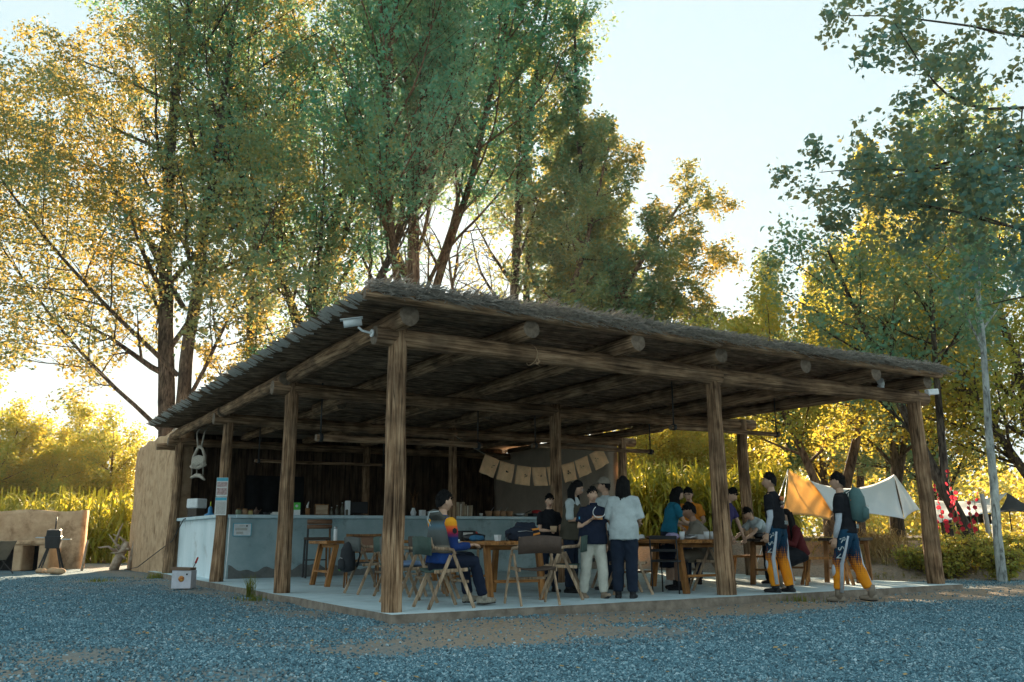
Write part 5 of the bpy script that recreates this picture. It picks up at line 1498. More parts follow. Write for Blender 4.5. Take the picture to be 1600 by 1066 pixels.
def N3(v): return Vector(v).normalized()
def person(label, loc, rz, H=1.7, lean=0, side_lean=0, twist=0, head=(0, 0), armL=None, armR=None, legL=None, legR=None, hz=None, shirt=None, sleeve='short', sleeve_m=None, trousers=None, tstyle='long', shoes=SHOE, hair='short', skin=SKIN, fat=1.0,
           footL=None, footR=None, sock=None, wide=1.0, hemline=0.0, shirt_m2=None, curl=.7, hair_m=None):
    """facing local +Y, right hand at +X. arm / leg = (direction of upper, direction of lower)"""
    s = H / 1.72
    t = empty('person', loc, rz, label, 'person')
    armL = armL or ((-.16, .0, -1), (-.08, .12, -1)); armR = armR or ((.16, 0, -1), (.08, .12, -1))
    legL = legL or ((-.03, 0.02, -1), (-.01, -.04, -1)); legR = legR or ((.03, 0.02, -1), (.01, -.04, -1))
    TH, SH, UA, FA = .425 * s, .415 * s, .285 * s, .245 * s
    tw = R(twist)
    side = Vector((math.cos(tw), math.sin(tw), 0))
    tdir = N3((math.sin(R(side_lean)), math.sin(R(lean)), math.cos(R(lean))))
    # find pelvis height from the lower foot
    def low(leg): return TH * N3(leg[0]).z + SH * N3(leg[1]).z
    if hz is None: hz = -min(low(legL), low(legR)) + .085 * s
    pel = Vector((0, 0, hz))
    waist = pel + tdir * .17 * s; chest = pel + tdir * .36 * s; neckb = pel + tdir * .525 * s
    ndir = N3(tdir + Vector((0, .12, .25)))
    necktop = neckb + ndir * .055 * s
    hy, hp = R(head[0] + twist), R(head[1])
    hf = Vector((-math.sin(hy) * math.cos(hp), math.cos(hy) * math.cos(hp), math.sin(hp)))
    hr = Vector((math.cos(hy), math.sin(hy), 0)); hu = hr.cross(hf).normalized()
    hc = necktop + hu * .105 * s + hf * .012 * s
    sh = {}; el = {}; wr = {}; hip = {}; kn = {}; an = {}
    for k, sg, arm, leg in (('L', -1, armL, legL), ('R', 1, armR, legR)):
        sh[k] = neckb - tdir * .085 * s + side * (sg * .168 * s * (1 + .25 * (fat - 1)))
        el[k] = sh[k] + N3(arm[0]) * UA; wr[k] = el[k] + N3(arm[1]) * FA
        hip[k] = pel + Vector((sg * .085 * s, 0, -.01 * s)); kn[k] = hip[k] + N3(leg[0]) * TH; an[k] = kn[k] + N3(leg[1]) * SH
    # ---- body: one skin mesh
    b = MB()
    b.tube([pel - tdir * .09 * s, pel, waist, chest, neckb - tdir * .03 * s, neckb + ndir * .01 * s], [(.10 * s, .08 * s), (.15 * s * fat, .105 * s * fat), (.13 * s * fat, .095 * s * fat), (.155 * s * fat, .10 * s * fat), (.12 * s, .075 * s), (.06 * s, .055 * s)], n=14, side=side)
    b.tube([neckb - ndir * .02 * s, neckb + ndir * .04 * s, necktop + hu * .03 * s], [(.058 * s, .058 * s), (.052 * s, .054 * s), (.05 * s, .054 * s)], n=12)
    for k in 'LR':
        b.tube([neckb - tdir * .06 * s, sh[k], sh[k].lerp(el[k], .35), el[k], el[k].lerp(wr[k], .3), wr[k], wr[k] + (wr[k] - el[k]).normalized() * .02 * s], [.05 * s, .052 * s, .046 * s, .036 * s, .037 * s, .025 * s, .024 * s], n=10)
        b.tube([hip[k] + Vector((0, 0, .04)), hip[k], hip[k].lerp(kn[k], .4), kn[k], kn[k].lerp(an[k], .3), kn[k].lerp(an[k], .75), an[k]], [.08 * s, .085 * s, .075 * s, .054 * s, .056 * s, .04 * s, .036 * s], n=10)
    body = remesh(b, 'body', skin, t, vox=.016 * s, smooth=2)
    # head, ears, hands joined into the body mesh
    h = MB()
    n, kk = 18, 14; vs = []
    for i in range(kk + 1):
        th = math.pi * i / kk
        for j in range(n):
            a = 2 * math.pi * j / n
            lx, ly, lz = math.sin(th) * math.cos(a), math.sin(th) * math.sin(a), -math.cos(th)
            w = .073 * (1 - .22 * max(0, -lz) ** 1.3); dpt = .092 * (1 - .12 * max(0, -lz))
            yy = ly * dpt + (.012 if ly > 0 and lz < 0 else 0) * ly
            if ly > .75 and abs(lx) < .5: yy -= .004 * math.exp(-((lz - .02) / .12) ** 2)
            vs.append(hc + (hr * (lx * w) + hf * (yy + .005) + hu * (lz * .118)) * s)
    fs = []
    for i in range(kk):
        for j in range(n):
            j2 = (j + 1) % n; fs.append((i * n + j, i * n + j2, (i + 1) * n + j2, (i + 1) * n + j))
    h.add(vs, fs, 0, True)
    P_ = lambda x, y, z: hc + (hr * x + hf * y + hu * z) * s
    h.tube([P_(0, .088, .012), P_(0, .104, -.02), P_(0, .106, -.034), P_(0, .09, -.042)], [.008 * s, .012 * s, .016 * s, .010 * s], n=7)
    for sg in (-1, 1):
        h.ball(P_(.074 * sg, -.005, -.008), (.012 * s, .020 * s, .032 * s), rot=(0, 0, math.atan2(hf.y, hf.x) - math.pi / 2), n=8, k=6)
        h.ball(P_(.030 * sg, .083, .008), (.010 * s, .007 * s, .0055 * s), 1, n=8, k=5, rot=(0, 0, math.atan2(hf.y, hf.x) - math.pi / 2))
        h.tube([P_(.014 * sg, .092, .028), P_(.032 * sg, .088, .033), P_(.05 * sg, .076, .026)], [.002 * s, .003 * s, .002 * s], n=5, mi=1)
    h.tube([P_(-.024, .088, -.066), P_(0, .096, -.064), P_(.024, .088, -.066)], [.004 * s, .0075 * s, .004 * s], n=6, mi=2)
    for k, sg in (('L', -1), ('R', 1)):
        d = (wr[k] - el[k]).normalized()
        pn = d.cross(Vector((0, 0, 1)) if abs(d.z) < .8 else Vector((0, 1, 0))).normalized() if abs(d.z) < .8 else Vector((sg, 0, 0))
        w_ = d.cross(pn).normalized()
        if w_.y < 0: w_ = -w_
        pn = Vector((0, 0, -1)) if abs(d.z) < .8 else Vector((-sg, 0, 0)); pn = (pn - d * pn.dot(d)).normalized(); w_ = d.cross(pn).normalized()
        if w_.y < 0: w_ = -w_
        p0 = wr[k]
        h.tube([p0 - d * .01 * s, p0 + d * .03 * s, p0 + d * .075 * s, p0 + d * .092 * s], [(.022 * s, .018 * s), (.034 * s, .017 * s), (.038 * s, .014 * s), (.034 * s, .011 * s)], n=10, side=w_)
        for f_, (o_, L_) in enumerate(((.029, .072), (.010, .080), (-.010, .074), (-.028, .058))):
            q0 = p0 + (d * .082 + w_ * o_) * s; c1 = curl * .6; 
            q1 = q0 + (d * math.cos(c1) + pn * math.sin(c1)).normalized() * L_ * .45 * s
            q2 = q1 + (d * math.cos(c1 * 2) + pn * math.sin(c1 * 2)).normalized() * L_ * .32 * s
            q3 = q2 + (d * math.cos(c1 * 2.8) + pn * math.sin(c1 * 2.8)).normalized() * L_ * .24 * s
            h.tube([q0, q1, q2, q3], [.0095 * s, .009 * s, .008 * s, .006 * s], n=6)
        q0 = p0 + (d * .028 + w_ * .030) * s; q1 = q0 + (d * .7 + w_ * .75 + pn * .2).normalized() * .036 * s; q2 = q1 + (d * .95 + w_ * .2 + pn * .35).normalized() * .03 * s
        h.tube([q0, q1, q2], [.012 * s, .0105 * s, .008 * s], n=6)
    hm_ = h.mesh('tmp2', [skin, EYEW, LIP])
    bm_ = bmesh.new(); bm_.from_mesh(body.data); bm_.from_mesh(hm_); bm_.to_mesh(body.data); bm_.free(); bpy.data.meshes.remove(hm_)
    for m_ in (EYEW, LIP): body.data.materials.append(m_)
    body.data.update()
    # ---- hair
    if hair:
        hb = MB(); vs = []; n, kk = 24, 12
        hm = hair_m or HAIR
        for i in range(kk + 1):
            th = i / kk
            for j in range(n):
                a = 2 * math.pi * j / n
                fr_ = math.sin(a)                         # +1 at the face
                thh = th * math.pi * (1 + .09 * mnoise.noise(Vector((math.cos(a) * 3 + H * 7, math.sin(a) * 3, 1.3)))) * ((.50 - .17 * fr_ ** .8) if fr_ > 0 else (.50 + .17 * (-fr_) ** .8)) * (1 if hair == 'short' else 1.04)
                lx, ly, lz = math.sin(thh) * math.cos(a), math.sin(thh) * math.sin(a), math.cos(thh)
                k_ = 1 + .04 * mnoise.noise(Vector((lx * 6 + H * 9, ly * 6, lz * 6))) + .03 * mnoise.noise(Vector((lx * 17, ly * 17, lz * 17)))
                top = .012 if hair == 'short' else .006
                vs.append(hc + (hr * (lx * .0805 * k_) + hf * (ly * .099 * k_ - .003) + hu * (lz * (.120 + top) * k_ + .004)) * s)
        fs = []
        for i in range(kk):
            for j in range(n):
                j2 = (j + 1) % n; fs.append((i * n + j, (i + 1) * n + j, (i + 1) * n + j2, i * n + j2))
        fs.append(tuple((kk) * n + j for j in range(n)))
        hb.add(vs, fs, 0, True)
        r_ = random.Random(int(H * 1000))
        if hair == 'short':
            for _ in range(170):      # tufts
                a = r_.uniform(0, 6.28); th = r_.uniform(.0, 1.3); 
                v = hr * (math.sin(th) * math.cos(a) * .082) + hf * (math.sin(th) * math.sin(a) * .10) + hu * (math.cos(th) * .13)
                q = hc + v * s; dv = (v.normalized() * .6 + hf * .5 + hu * .2 + Vector((r_.uniform(-.4, .4), r_.uniform(-.4, .4), 0))).normalized()
                hb.tube([q - dv * .01, q + dv * r_.uniform(.012, .032) * s], [.010 * s, .002 * s], n=4)
        if hair == 'long':
            LL = .36
            for _ in range(70):
                a = r_.uniform(math.pi * .92, math.pi * 2.08)      # back and sides
                v = hr * (math.cos(a) * .078) + hf * (math.sin(a) * .095 - .005)
                q0 = hc + (v + hu * .05) * s; q1 = hc + (v * 1.10 - hu * .08) * s; q2 = hc + v * 1.25 * s - Vector((0, 0, .21 * s)) - hf * .02 * s; q3 = q2 - Vector((r_.uniform(-.03, .03), r_.uniform(-.03, .03), r_.uniform(LL - .24, LL - .10) * s))
                hb.tube([q0, q1, q2, q3], [.018 * s, .022 * s, .020 * s, .004 * s], n=5)
        hb.build('hair', hm, t)
        if hair == 'cap':
            c_ = MB(); vs = []; 
            for i in range(7):
                th = math.pi * .5 * i / 6
                for j in range(18):
                    a = 2 * math.pi * j / 18
                    vs.append(hc + (hr * (math.sin(th) * math.cos(a) * .094) + hf * (math.sin(th) * math.sin(a) * .112) + hu * (math.cos(th) * .115 + .035)) * s)
            fs = [(i * 18 + j, (i + 1) * 18 + j, (i + 1) * 18 + (j + 1) % 18, i * 18 + (j + 1) % 18) for i in range(6) for j in range(18)]; fs.append(tuple(108 + j for j in range(18)))
            c_.add(vs, fs, 0, True)
            c_.tube([P_(0, .09, .045), P_(0, .14, .038), P_(0, .185, .022)], [(.085 * s, .008 * s), (.08 * s, .007 * s), (.05 * s, .005 * s)], n=10, side=hr)
            c_.build('cap', TAUPE, t)
    # ---- shirt
    if shirt:
        c_ = MB(); f_ = fat
        bottom = pel - tdir * (.02 + hemline) * s
        c_.tube([bottom, pel + tdir * .06 * s, waist, chest, neckb - tdir * .055 * s, neckb - tdir * .005 * s, neckb + ndir * .012 * s], [(.178 * s * f_ * wide, .135 * s * f_ * wide), (.172 * s * f_ * wide, .13 * s * f_ * wide), (.16 * s * f_ * wide, .122 * s * f_ * wide), (.178 * s * f_, .125 * s * f_), (.15 * s, .098 * s), (.085 * s, .075 * s), (.062 * s, .062 * s)], n=18, side=side)
        for k, sg in (('L', -1), ('R', 1)):
            end = {'short': .66, 'elbow': .95, 'none': .12}.get(sleeve, 1)
            w0 = .060 * wide
            if sleeve == 'long':
                c_.tube([neckb - tdir * .07 * s + side * sg * .05 * s, sh[k], sh[k].lerp(el[k], .5), el[k], el[k].lerp(wr[k], .5), el[k].lerp(wr[k], .95)], [.062 * s, .063 * s, .058 * s, .052 * s, .047 * s, .038 * s], n=12)
            else:
                c_.tube([neckb - tdir * .07 * s + side * sg * .05 * s, sh[k], sh[k].lerp(el[k], end * .5), sh[k].lerp(el[k], end)], [.062 * s, w0 * s * 1.02, w0 * s * 1.04, w0 * s * 1.12], n=12)
        remesh(c_, 'shirt', shirt, t, vox=.013 * s, smooth=3, noise=.0042, seed=H)
        if sleeve_m is not None:
            for k, sg in (('L', -1), ('R', 1)):
                q = MB(); q.tube([sh[k].lerp(el[k], .45), el[k], el[k].lerp(wr[k], .4), el[k].lerp(wr[k], .96)], [.050 * s, .043 * s, .042 * s, .030 * s], n=12); q.build('arm_sleeve', sleeve_m, t)
    # ---- trousers
    if trousers:
        c_ = MB(); top = pel + tdir * .10 * s
        if tstyle == 'skirt':
            kx = (kn['L'] + kn['R']) / 2
            c_.tube([top, pel, pel.lerp(kx, .5), kx + (kx - pel) * .35], [(.14 * s, .11 * s), (.17 * s, .13 * s), (.20 * s, .17 * s), (.22 * s, .19 * s)], n=18, side=(1, 0, 0))
        else:
            c_.tube([top, pel, pel - Vector((0, 0, .10 * s))], [(.148 * s * fat, .115 * s * fat), (.165 * s * fat, .125 * s * fat), (.13 * s * fat, .105 * s * fat)], n=16, side=(1, 0, 0))
            e_ = .95 if tstyle == 'long' else None
            for k in 'LR':
                wk = wide if tstyle == 'long' else 1.15
                if tstyle == 'short':
                    c_.tube([hip[k] + Vector((0, 0, .05 * s)), hip[k], hip[k].lerp(kn[k], .5), kn[k] - (kn[k] - hip[k]) * .02], [.10 * s, .105 * s, .098 * s, .09 * s], n=12)
                else:
                    c_.tube([hip[k] + Vector((0, 0, .05 * s)), hip[k], hip[k].lerp(kn[k], .45), kn[k], kn[k].lerp(an[k], .4), kn[k].lerp(an[k], .96 if shoes is not BOOT else .80)], [.10 * s, .104 * s * wk, .09 * s * wk, .072 * s * wk, .070 * s * wk, .060 * s * wk], n=12)
        remesh(c_, 'trousers' if tstyle == 'long' else ('skirt' if tstyle == 'skirt' else 'shorts'), trousers, t, vox=.013 * s, smooth=3, noise=.0042, seed=H + 2)
    # ---- shoes
    for k, fd in (('L', footL), ('R', footR)):
        f = N3(fd) if fd is not None else Vector((0, 1, 0)) + Vector((.12 * (1 if k == 'R' else -1), 0, 0))
        f = f.normalized(); up = Vector((0, 0, 1)); up = (up - f * up.dot(f)).normalized()
        a0 = an[k]; sd_ = f.cross(up)
        q = MB()
        base = a0 - up * .052 * s
        q.tube([base - f * .075 * s, base - f * .055 * s, base + f * .02 * s, base + f * .095 * s, base + f * .15 * s, base + f * .172 * s], [(.028 * s, .028 * s), (.040 * s, .042 * s), (.044 * s, .048 * s), (.050 * s, .036 * s), (.044 * s, .028 * s), (.02 * s, .014 * s)], n=12, side=sd_)
        q.tube([base, a0 + up * (.05 if shoes is not BOOT else .12) * s], [(.046 * s, .055 * s), (.046 * s, .052 * s)], n=12, side=sd_)
        q.tube([base - f * .07 * s - up * .030 * s, base + f * .05 * s - up * .032 * s, base + f * .158 * s - up * .024 * s], [(.030 * s, .014 * s), (.040 * s, .014 * s), (.032 * s, .010 * s)], n=10, side=sd_, mi=1)
        q.build('boot' if shoes is BOOT else 'shoe', [shoes, SHOE if shoes not in (SHOE,) else WSHOE if sock else SHOE], t)
    t['_j'] = 0
    del t['_j']
    return t, dict(pel=pel, waist=waist, chest=chest, neckb=neckb, tdir=tdir, side=side, sh=sh, el=el, wr=wr, hip=hip, kn=kn, an=an, hc=hc, hr=hr, hf=hf, hu=hu, s=s)

# 1 seated man in the colourful jersey, looking right
t, J = person('person in a colourful jersey and grey vest sitting on a folding chair', (.70, .25, 0), WA(8), H=1.76, lean=4, head=(-4, 2), hz=.52, armR=((.16, .12, -1), (-.12, .92, .10)), armL=((-.14, .3, -1), (.1, 1, .15)),
              legL=((-.10, 1, .06), (-.02, .22, -1)), legR=((.06, 1, .02), (.02, .30, -1)), shirt=BLU, sleeve='none', trousers=NV, shoes=RUN, fat=1.08)
s = J['s']
q = MB(); q.tube([J['pel'] + J['tdir'] * .10, J['waist'] + J['tdir'] * .02, J['chest'], J['neckb'] - J['tdir'] * .06, J['neckb'] - J['tdir'] * .0], [(.20, .155), (.198, .15), (.205, .15), (.165, .115), (.09, .085)], n=18, side=(1, 0, 0))
remesh(q, 'vest', zramp('vest_bands', [(.60, (.20, .17, .13)), (.70, (.22, .19, .15)), (.72, (.085, .088, .08)), (.88, (.11, .125, .125)), (.94, (.09, .16, .21)), (1.0, (.08, .085, .075)), (1.1, (.10, .10, .085))]), t, noise=.003)
q = MB(); q.tube([J['neckb'] + Vector((0, -.05, -.05)), J['neckb'] + Vector((0, -.13, .03)), J['neckb'] + Vector((0, -.10, .06))], [(.14, .05), (.13, .055), (.10, .03)], n=14, side=(1, 0, 0)); remesh(q, 'hood', VEST, t, noise=.002)
q = MB(); q.tube([J['neckb'] + Vector((.10, -.12, .05)), J['neckb'] + Vector((.02, -.20, .04)), J['neckb'] + Vector((-.02, -.20, -.05)), J['neckb'] + Vector((.03, -.19, -.12))], .008, n=6).build('hood_cord', WHC, t)
JERS = zramp('jersey_sleeve', [(.74, (.015, .04, .16)), (.80, (.012, .03, .13)), (.84, (.22, .02, .08)), (.88, (.62, .05, .04)), (.925, (.80, .14, .03)), (.95, (.85, .34, .02)), (1.08, (.80, .40, .03))])
for k in 'LR':
    q = MB(); a, e, w = J['sh'][k], J['el'][k], J['wr'][k]
    q.tube([a.lerp(e, -.18) + Vector((0, 0, .01)), a + Vector((0, 0, .012)), a.lerp(e, .5), e, e.lerp(w, .45), e.lerp(w, .93)], [.045, .078, .068, .056, .052, .042], n=14)
    remesh(q, 'sleeve', JERS, t, vox=.013, noise=.002)
q = MB(); a, e = J['sh']['R'], J['el']['R']; c = a.lerp(e, .32) + Vector((.072, -.01, 0))
q.lathe([(.034, 0), (.036, .004), (.030, .006)], n=6); o = q.build('shoulder_badge', INK, t); o.location = c; o.rotation_euler = (0, R(84), 0)
q = MB(); q.lathe([(.02, 0), (.02, .004)], n=12); o = q.build('white_mark', WHC, t); o.location = a.lerp(e, .72) + Vector((.060, .035, 0)); o.rotation_euler = (R(-25), R(84), 0)
for dz, tx in ((0, 'SKIN'), (.05, 'RACE')):
    pass
# 2 boy in black with a cup
t, J = person('person in a black T-shirt holding a paper bowl behind the front table', (*gpos(856, 13.7, 0)[:2], 0), face(292), H=1.42, lean=2, head=(-12, -8), armL=((-.12, .25, -1), (.35, 1, -.1)), armR=((.14, .2, -1), (-.3, 1, -.05)), shirt=BKC, trousers=DNM, fat=1.1)
for k in 'R':
    w = J['wr'][k]; q = MB(); q.lathe([(.04, 0), (.055, .085), (.05, .085), (.035, .005)], n=12); o = q.build('paper_bowl', KRAFT); o.location = t.matrix_basis @ (w + Vector((-.03, .11, -.02)))
    tag(o, 'kraft paper bowl held by the person in black', 'bowl')
# 3 woman with long hair and glasses
t, J = person('person with glasses in an olive vest over white sleeves, looking down', (*gpos(890, 13.5, 0)[:2], 0), face(335), H=1.63, lean=6, head=(0, -24), armR=((.12, .10, -1), (-.35, .9, .25)), armL=((-.12, .15, -1), (.35, .9, .25)), shirt=WHC, sleeve='elbow', trousers=DNM, hair='long', wide=.95)
q = MB(); q.tube([J['pel'] - J['tdir'] * .12, J['pel'], J['waist'], J['chest'], J['neckb'] - J['tdir'] * .07], [(.20, .155), (.19, .15), (.172, .138), (.18, .135), (.14, .10)], n=16, side=(1, 0, 0)); remesh(q, 'vest', OLV, t, noise=.003)
q = MB()
for sg in (-1, 1):
    c = J['hc'] + J['hr'] * .032 * sg + J['hf'] * .10 + J['hu'] * .008
    q.tube([c + J['hr'] * .025 * math.cos(a * .7) + J['hu'] * .02 * math.sin(a * .7) for a in range(10)], .0025, n=4)
q.build('glasses', STEEL, t)
# 4 boy in navy polo walking to the viewer
t, J = person('person in a navy polo shirt and cream trousers walking toward us', (3.14, .52, 0), face(288), H=1.46, lean=2, head=(-10, -2), armR=((.20, -.05, -1), (-.55, .75, .55)), armL=((-.13, -.02, -1), (-.02, .12, -1)), legL=((-.06, .26, -1), (-.02, .02, -1)), legR=((.07, -.05, -1), (.02, -.28, -1)),
              footL=(-.1, .95, .22), footR=(.08, 1, -.05), shirt=NV, trousers=CRM, shoes=BRN if False else plain('shoe_tan', (.30, .22, .16), .7), fat=1.18, wide=1.16, hemline=.06)
q = MB(); q.tube([J['neckb'] + Vector((.05 * math.cos(a), .05 * math.sin(a) + .02, .015)) for a in np.linspace(.3, 2.84, 8)], [(.012, .02)] * 8, n=6).build('collar', NV, t)
q = MB(); q.box((J['chest'].x, J['chest'].y + .165, J['chest'].z - .03), (.15, .008, .05)).build('chest_print', mat('print_orange', (.30, .10, .04), (.6, .3, .12), scale=25), t)
q = MB(); q.box((J['sh']['R'].x + .062, J['sh']['R'].y + .03, J['sh']['R'].z - .10), (.012, .04, .035)).build('sleeve_badge', LBLU, t)
o = MB(); c = J['chest'] + Vector((-.01, .20, .05))
o.tube([c + Vector((.085 * math.cos(a), .02 * math.sin(a * 2), .075 * math.sin(a))) for a in np.linspace(-2.7, .9, 16)], .006, n=6)
o = o.build('headphones', WHITEP); o.matrix_world = t.matrix_basis.copy(); tag(o, 'white neckband headphones held by the person in the polo shirt', 'headphones')
# 5 person with a cap, back to us
t, J = person('person in a taupe cap and pale shirt behind the person in white', (*gpos(946, 14.1, 0)[:2], 0), face(128), H=1.68, head=(38, 0), shirt=WHC, trousers=DNM, hair='cap', armR=((.14, .25, -1), (-.1, .9, -.2)), armL=((-.14, .25, -1), (.1, .9, -.2)))
# 6 woman in white shirt
t, J = person('person in a loose white shirt and dark trousers, back to us', (*gpos(973, 12.25, 0)[:2], 0), face(78), H=1.61, lean=3, head=(-8, -16), armR=((.22, .12, -1), (-.15, .95, -.15)), armL=((-.20, .15, -1), (.1, .95, -.1)), shirt=WHC, sleeve='elbow', trousers=DNM, shoes=SHOE, hair='long', wide=1.22, hemline=.10)
# 7 woman in teal
t, J = person('person in a teal T-shirt and dark skirt bending to the right table', (*gpos(1043, 14.6, 0)[:2], 0), face(8), H=1.60, lean=14, head=(0, -22), armR=((.12, .45, -1), (-.2, 1, -.25)), armL=((-.12, .5, -1), (.15, 1, -.25)), shirt=TEAL, trousers=DNM, tstyle='skirt', shoes=WSHOE, hair='long')
# 8 person in orange
t, J = person('person in an orange shirt standing behind the person in beige', (*gpos(1079, 15.6, 0)[:2], 0), face(250), H=1.62, lean=10, head=(0, -25), armR=((.35, .3, -1), (-.6, .7, -.4)), armL=((-.35, .3, -1), (.6, .7, -.4)), shirt=ORG, trousers=DNM, fat=1.05)
# 9 seated man in beige
t, J = person('person in a beige T-shirt and khaki shorts seated at the right table', (5.62, .98, 0), face(176), H=1.74, lean=20, head=(0, -10), hz=.52, armR=((.12, .55, -1), (-.1, 1, .05)), armL=((-.12, .5, -1), (.1, 1, .10)), legL=((-.14, 1, -.02), (-.02, .1, -1)), legR=((.12, 1, -.02), (.02, .1, -1)), shirt=BEI, trousers=KHK, tstyle='short', shoes=SHOE, skin=SKIND, fat=1.22, wide=1.06)
# 10 person in purple behind the post
t, J = person('person in a purple T-shirt leaning on the table behind the right front post', (*gpos(1127, 15.2, 0)[:2], 0), face(320), H=1.60, lean=16, head=(10, -25), armR=((.2, .35, -1), (.02, .35, -1)), armL=((-.2, .35, -1), (.0, .35, -1)), shirt=PUR, trousers=BKC, tstyle='short', shoes=SHOE)
# 11 leaning boy in white
t, J = person('person in a white T-shirt leaning over the dark-topped table', (*gpos(1200, 15.6, 0)[:2], 0), face(205), H=1.45, lean=50, head=(0, -30), armR=((.1, .7, -.7), (-.1, .8, -.5)), armL=((-.1, .7, -.7), (.1, .8, -.5)), shirt=WHC, trousers=BKC, shoes=SHOE)
# 12 and 14 youths in racing kit
RACE = zramp('racing_trousers', [(.20, (.80, .28, .015)), (.46, (.80, .28, .015)), (.56, (.55, .18, .02)), (.66, (.012, .022, .055)), (.80, (.010, .05, .10)), (1.02, (.012, .06, .115))], dots=True)
def racer(label, loc, rz, H, legL, legR, shoes, head, pose_arm, pack=False, letters=True):
    t, J = person(label, loc, rz, H=H, lean=5, head=head, legL=legL, legR=legR, shirt=BKC, sleeve='short', sleeve_m=GRYW, trousers=RACE, shoes=shoes, armL=pose_arm[0], armR=pose_arm[1], wide=1.08, fat=.98)
    s = J['s']
    # pale knee pads and shin panels
    for k, sg in (('L', -1), ('R', 1)):
        kn, an, hp = J['kn'][k], J['an'][k], J['hip'][k]
        ax = (an - kn).normalized()
        q = MB(); c = kn.lerp(an, .22) + Vector((.045 * sg, .045, 0)) * s
        q.ball(c - Vector((.014 * sg, .012, 0)) * s, (.044 * s, .050 * s, .10 * s), n=12, k=8); q.build('knee_panel', GRYW, t)
        q = MB(); c0 = hp.lerp(kn, .1) + Vector((.062 * sg, -.065, 0)) * s; c1 = kn + Vector((.045 * sg, -.058, 0)) * s; c2 = kn.lerp(an, .9) + Vector((.035 * sg, -.045, 0)) * s
        q.tube([c0, c0.lerp(c1, .5) + Vector((.006 * sg, -.006, 0)), c1, c2], [(.014 * s, .05 * s), (.014 * s, .05 * s), (.026 * s, .045 * s), (.024 * s, .04 * s)], n=8, side=(0, 1, 0)); q.build('side_panel', GRYW, t)
    # back print
    b = J['chest'] - Vector((0, .138 * s, 0)) + J['tdir'] * .02 * s
    for dz, w_, h_, m_ in ((.05, .15, .07, mat('print_red', (.45, .08, .03), (.7, .25, .08), scale=14)), (-.015, .16, .05, mat('print_dark', (.05, .05, .05), (.3, .25, .2), scale=22)), (-.07, .12, .05, mat('print_redgrey', (.3, .07, .05), (.5, .45, .4), scale=20))):
        q = MB(); q.ball(b + Vector((0, 0, dz * s)), (w_ / 2 * s, .018 * s, h_ / 2 * s), n=12, k=6); q.build('back_print', m_, t)
    text_obj('SKR', .075 * s, WHC, t, J['pel'] + Vector((0, -.148 * s, .075 * s)), (R(90), 0, 0))
    hp, kn = J['hip']['L'], J['kn']['L']
    for i, ch in enumerate('RSV'):
        p = hp.lerp(kn, .22 + .28 * i) + Vector((-.103, -.01, 0)) * s
        text_obj(ch, .11 * s, WHC, t, p, (R(90), R(70), R(-90)))
    if True:
        q = MB(); q.box((J['sh']['L'].x - .068 * s, J['sh']['L'].y, J['sh']['L'].z - .13 * s), (.012, .05, .03)).build('sleeve_badge', GREYP, t)
    return t, J
racer('person in black shirt and orange racing trousers striding left, without a bag', (*gpos(1213, 13.3, 0)[:2], 0), face(142), 1.70,
      ((-.05, .20, -1), (-.02, -.12, -1)), ((.06, -.02, -1), (.02, -.20, -1)), SHOE, (20, 2), (((-.16, -.12, -1), (-.05, .25, -1)), ((.16, .1, -1), (-.1, .5, -.8))))
p14 = gpos(1322, 12.75, -.03)
t14, J14 = racer('person with a green backpack and racing trousers walking off the slab', (p14.x, p14.y, -.088), face(146), 1.76,
      ((-.04, .30, -1), (-.02, .05, -1)), ((.05, -.16, -1), (.02, -.42, -1)), BOOT, (8, 0), (((-.15, .02, -1), (-.02, .28, -1)), ((.15, .1, -1), (.0, .3, -1))))
bm4 = t14.matrix_basis
GPK = plain('pack_green', (.07, .14, .14), .8, bump=.3, bscale=14)
loc = bm4 @ (J14['waist'] + Vector((.07, -.16, -.03)))
backpack('backpack', 'dark green backpack on the walker beside the right post', loc, t14.rotation_euler.z, GPK, STEEL, 1.05)
# 13 seated woman with dark hair
t, J = person('person in a maroon top seated behind the dark table', (*gpos(1248, 14.7, 0)[:2], 0), face(200), H=1.62, lean=22, head=(0, -12), hz=.50, armR=((.12, .5, -1), (-.1, 1, .3)), armL=((-.12, .5, -1), (.1, 1, .4)), legL=((-.1, 1, -.1), (0, -.1, -1)), legR=((.1, 1, -.1), (0, -.1, -1)), shirt=MAR, sleeve='long', trousers=BKC, tstyle='skirt', shoes=BOOT, hair='long')

# ------------------------------------------------------------------ yard at the left
def facing_cam(px, D): return math.atan2(IR.y, IR.x)
LA = math.atan2(IR.y, IR.x)
pL = gpos(-90, 27.5); pR = gpos(126, 27.5)
w_ = wall_mesh((pL.x, pL.y), (pR.x, pR.y), -.2, lambda t: 1.66 + .03 * math.sin(t * 13) - .02 * t, .35, 50, 16, MUD, 'low_wall', None, .03)
tag(w_, 'low mud wall with alcoves at the left edge', 'wall')
t = empty('mud_bench', gpos(20, 26.6, -.1), LA, 'long mud ledge with dark alcoves in front of the low wall', 'ledge')
for x_ in (-2.6, -1.0, .35, 1.1):
    MB().box((x_, 0, .36), (.32 if x_ != .35 else .26, .7, .72)).build('pier', MUD, t, bevel=.03)
MB().box((-.75, 0, .80), (4.0, .76, .12)).build('shelf', MUD, t, bevel=.03)
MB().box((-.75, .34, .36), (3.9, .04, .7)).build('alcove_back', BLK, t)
t = empty('barbecue_grill', gpos(83, 25.5, -.09), LA + .3, 'dark kettle-box barbecue on splayed legs by the low wall', 'grill')
MB().box((0, 0, .80), (.36, .32, .34), taper=1.15).build('firebox', METALD, t, bevel=.02)
MB().box((.0, -.02, 1.05), (.38, .30, .20), rot=(.12, 0, 0), taper=.9).build('hood', METALD, t, bevel=.02)
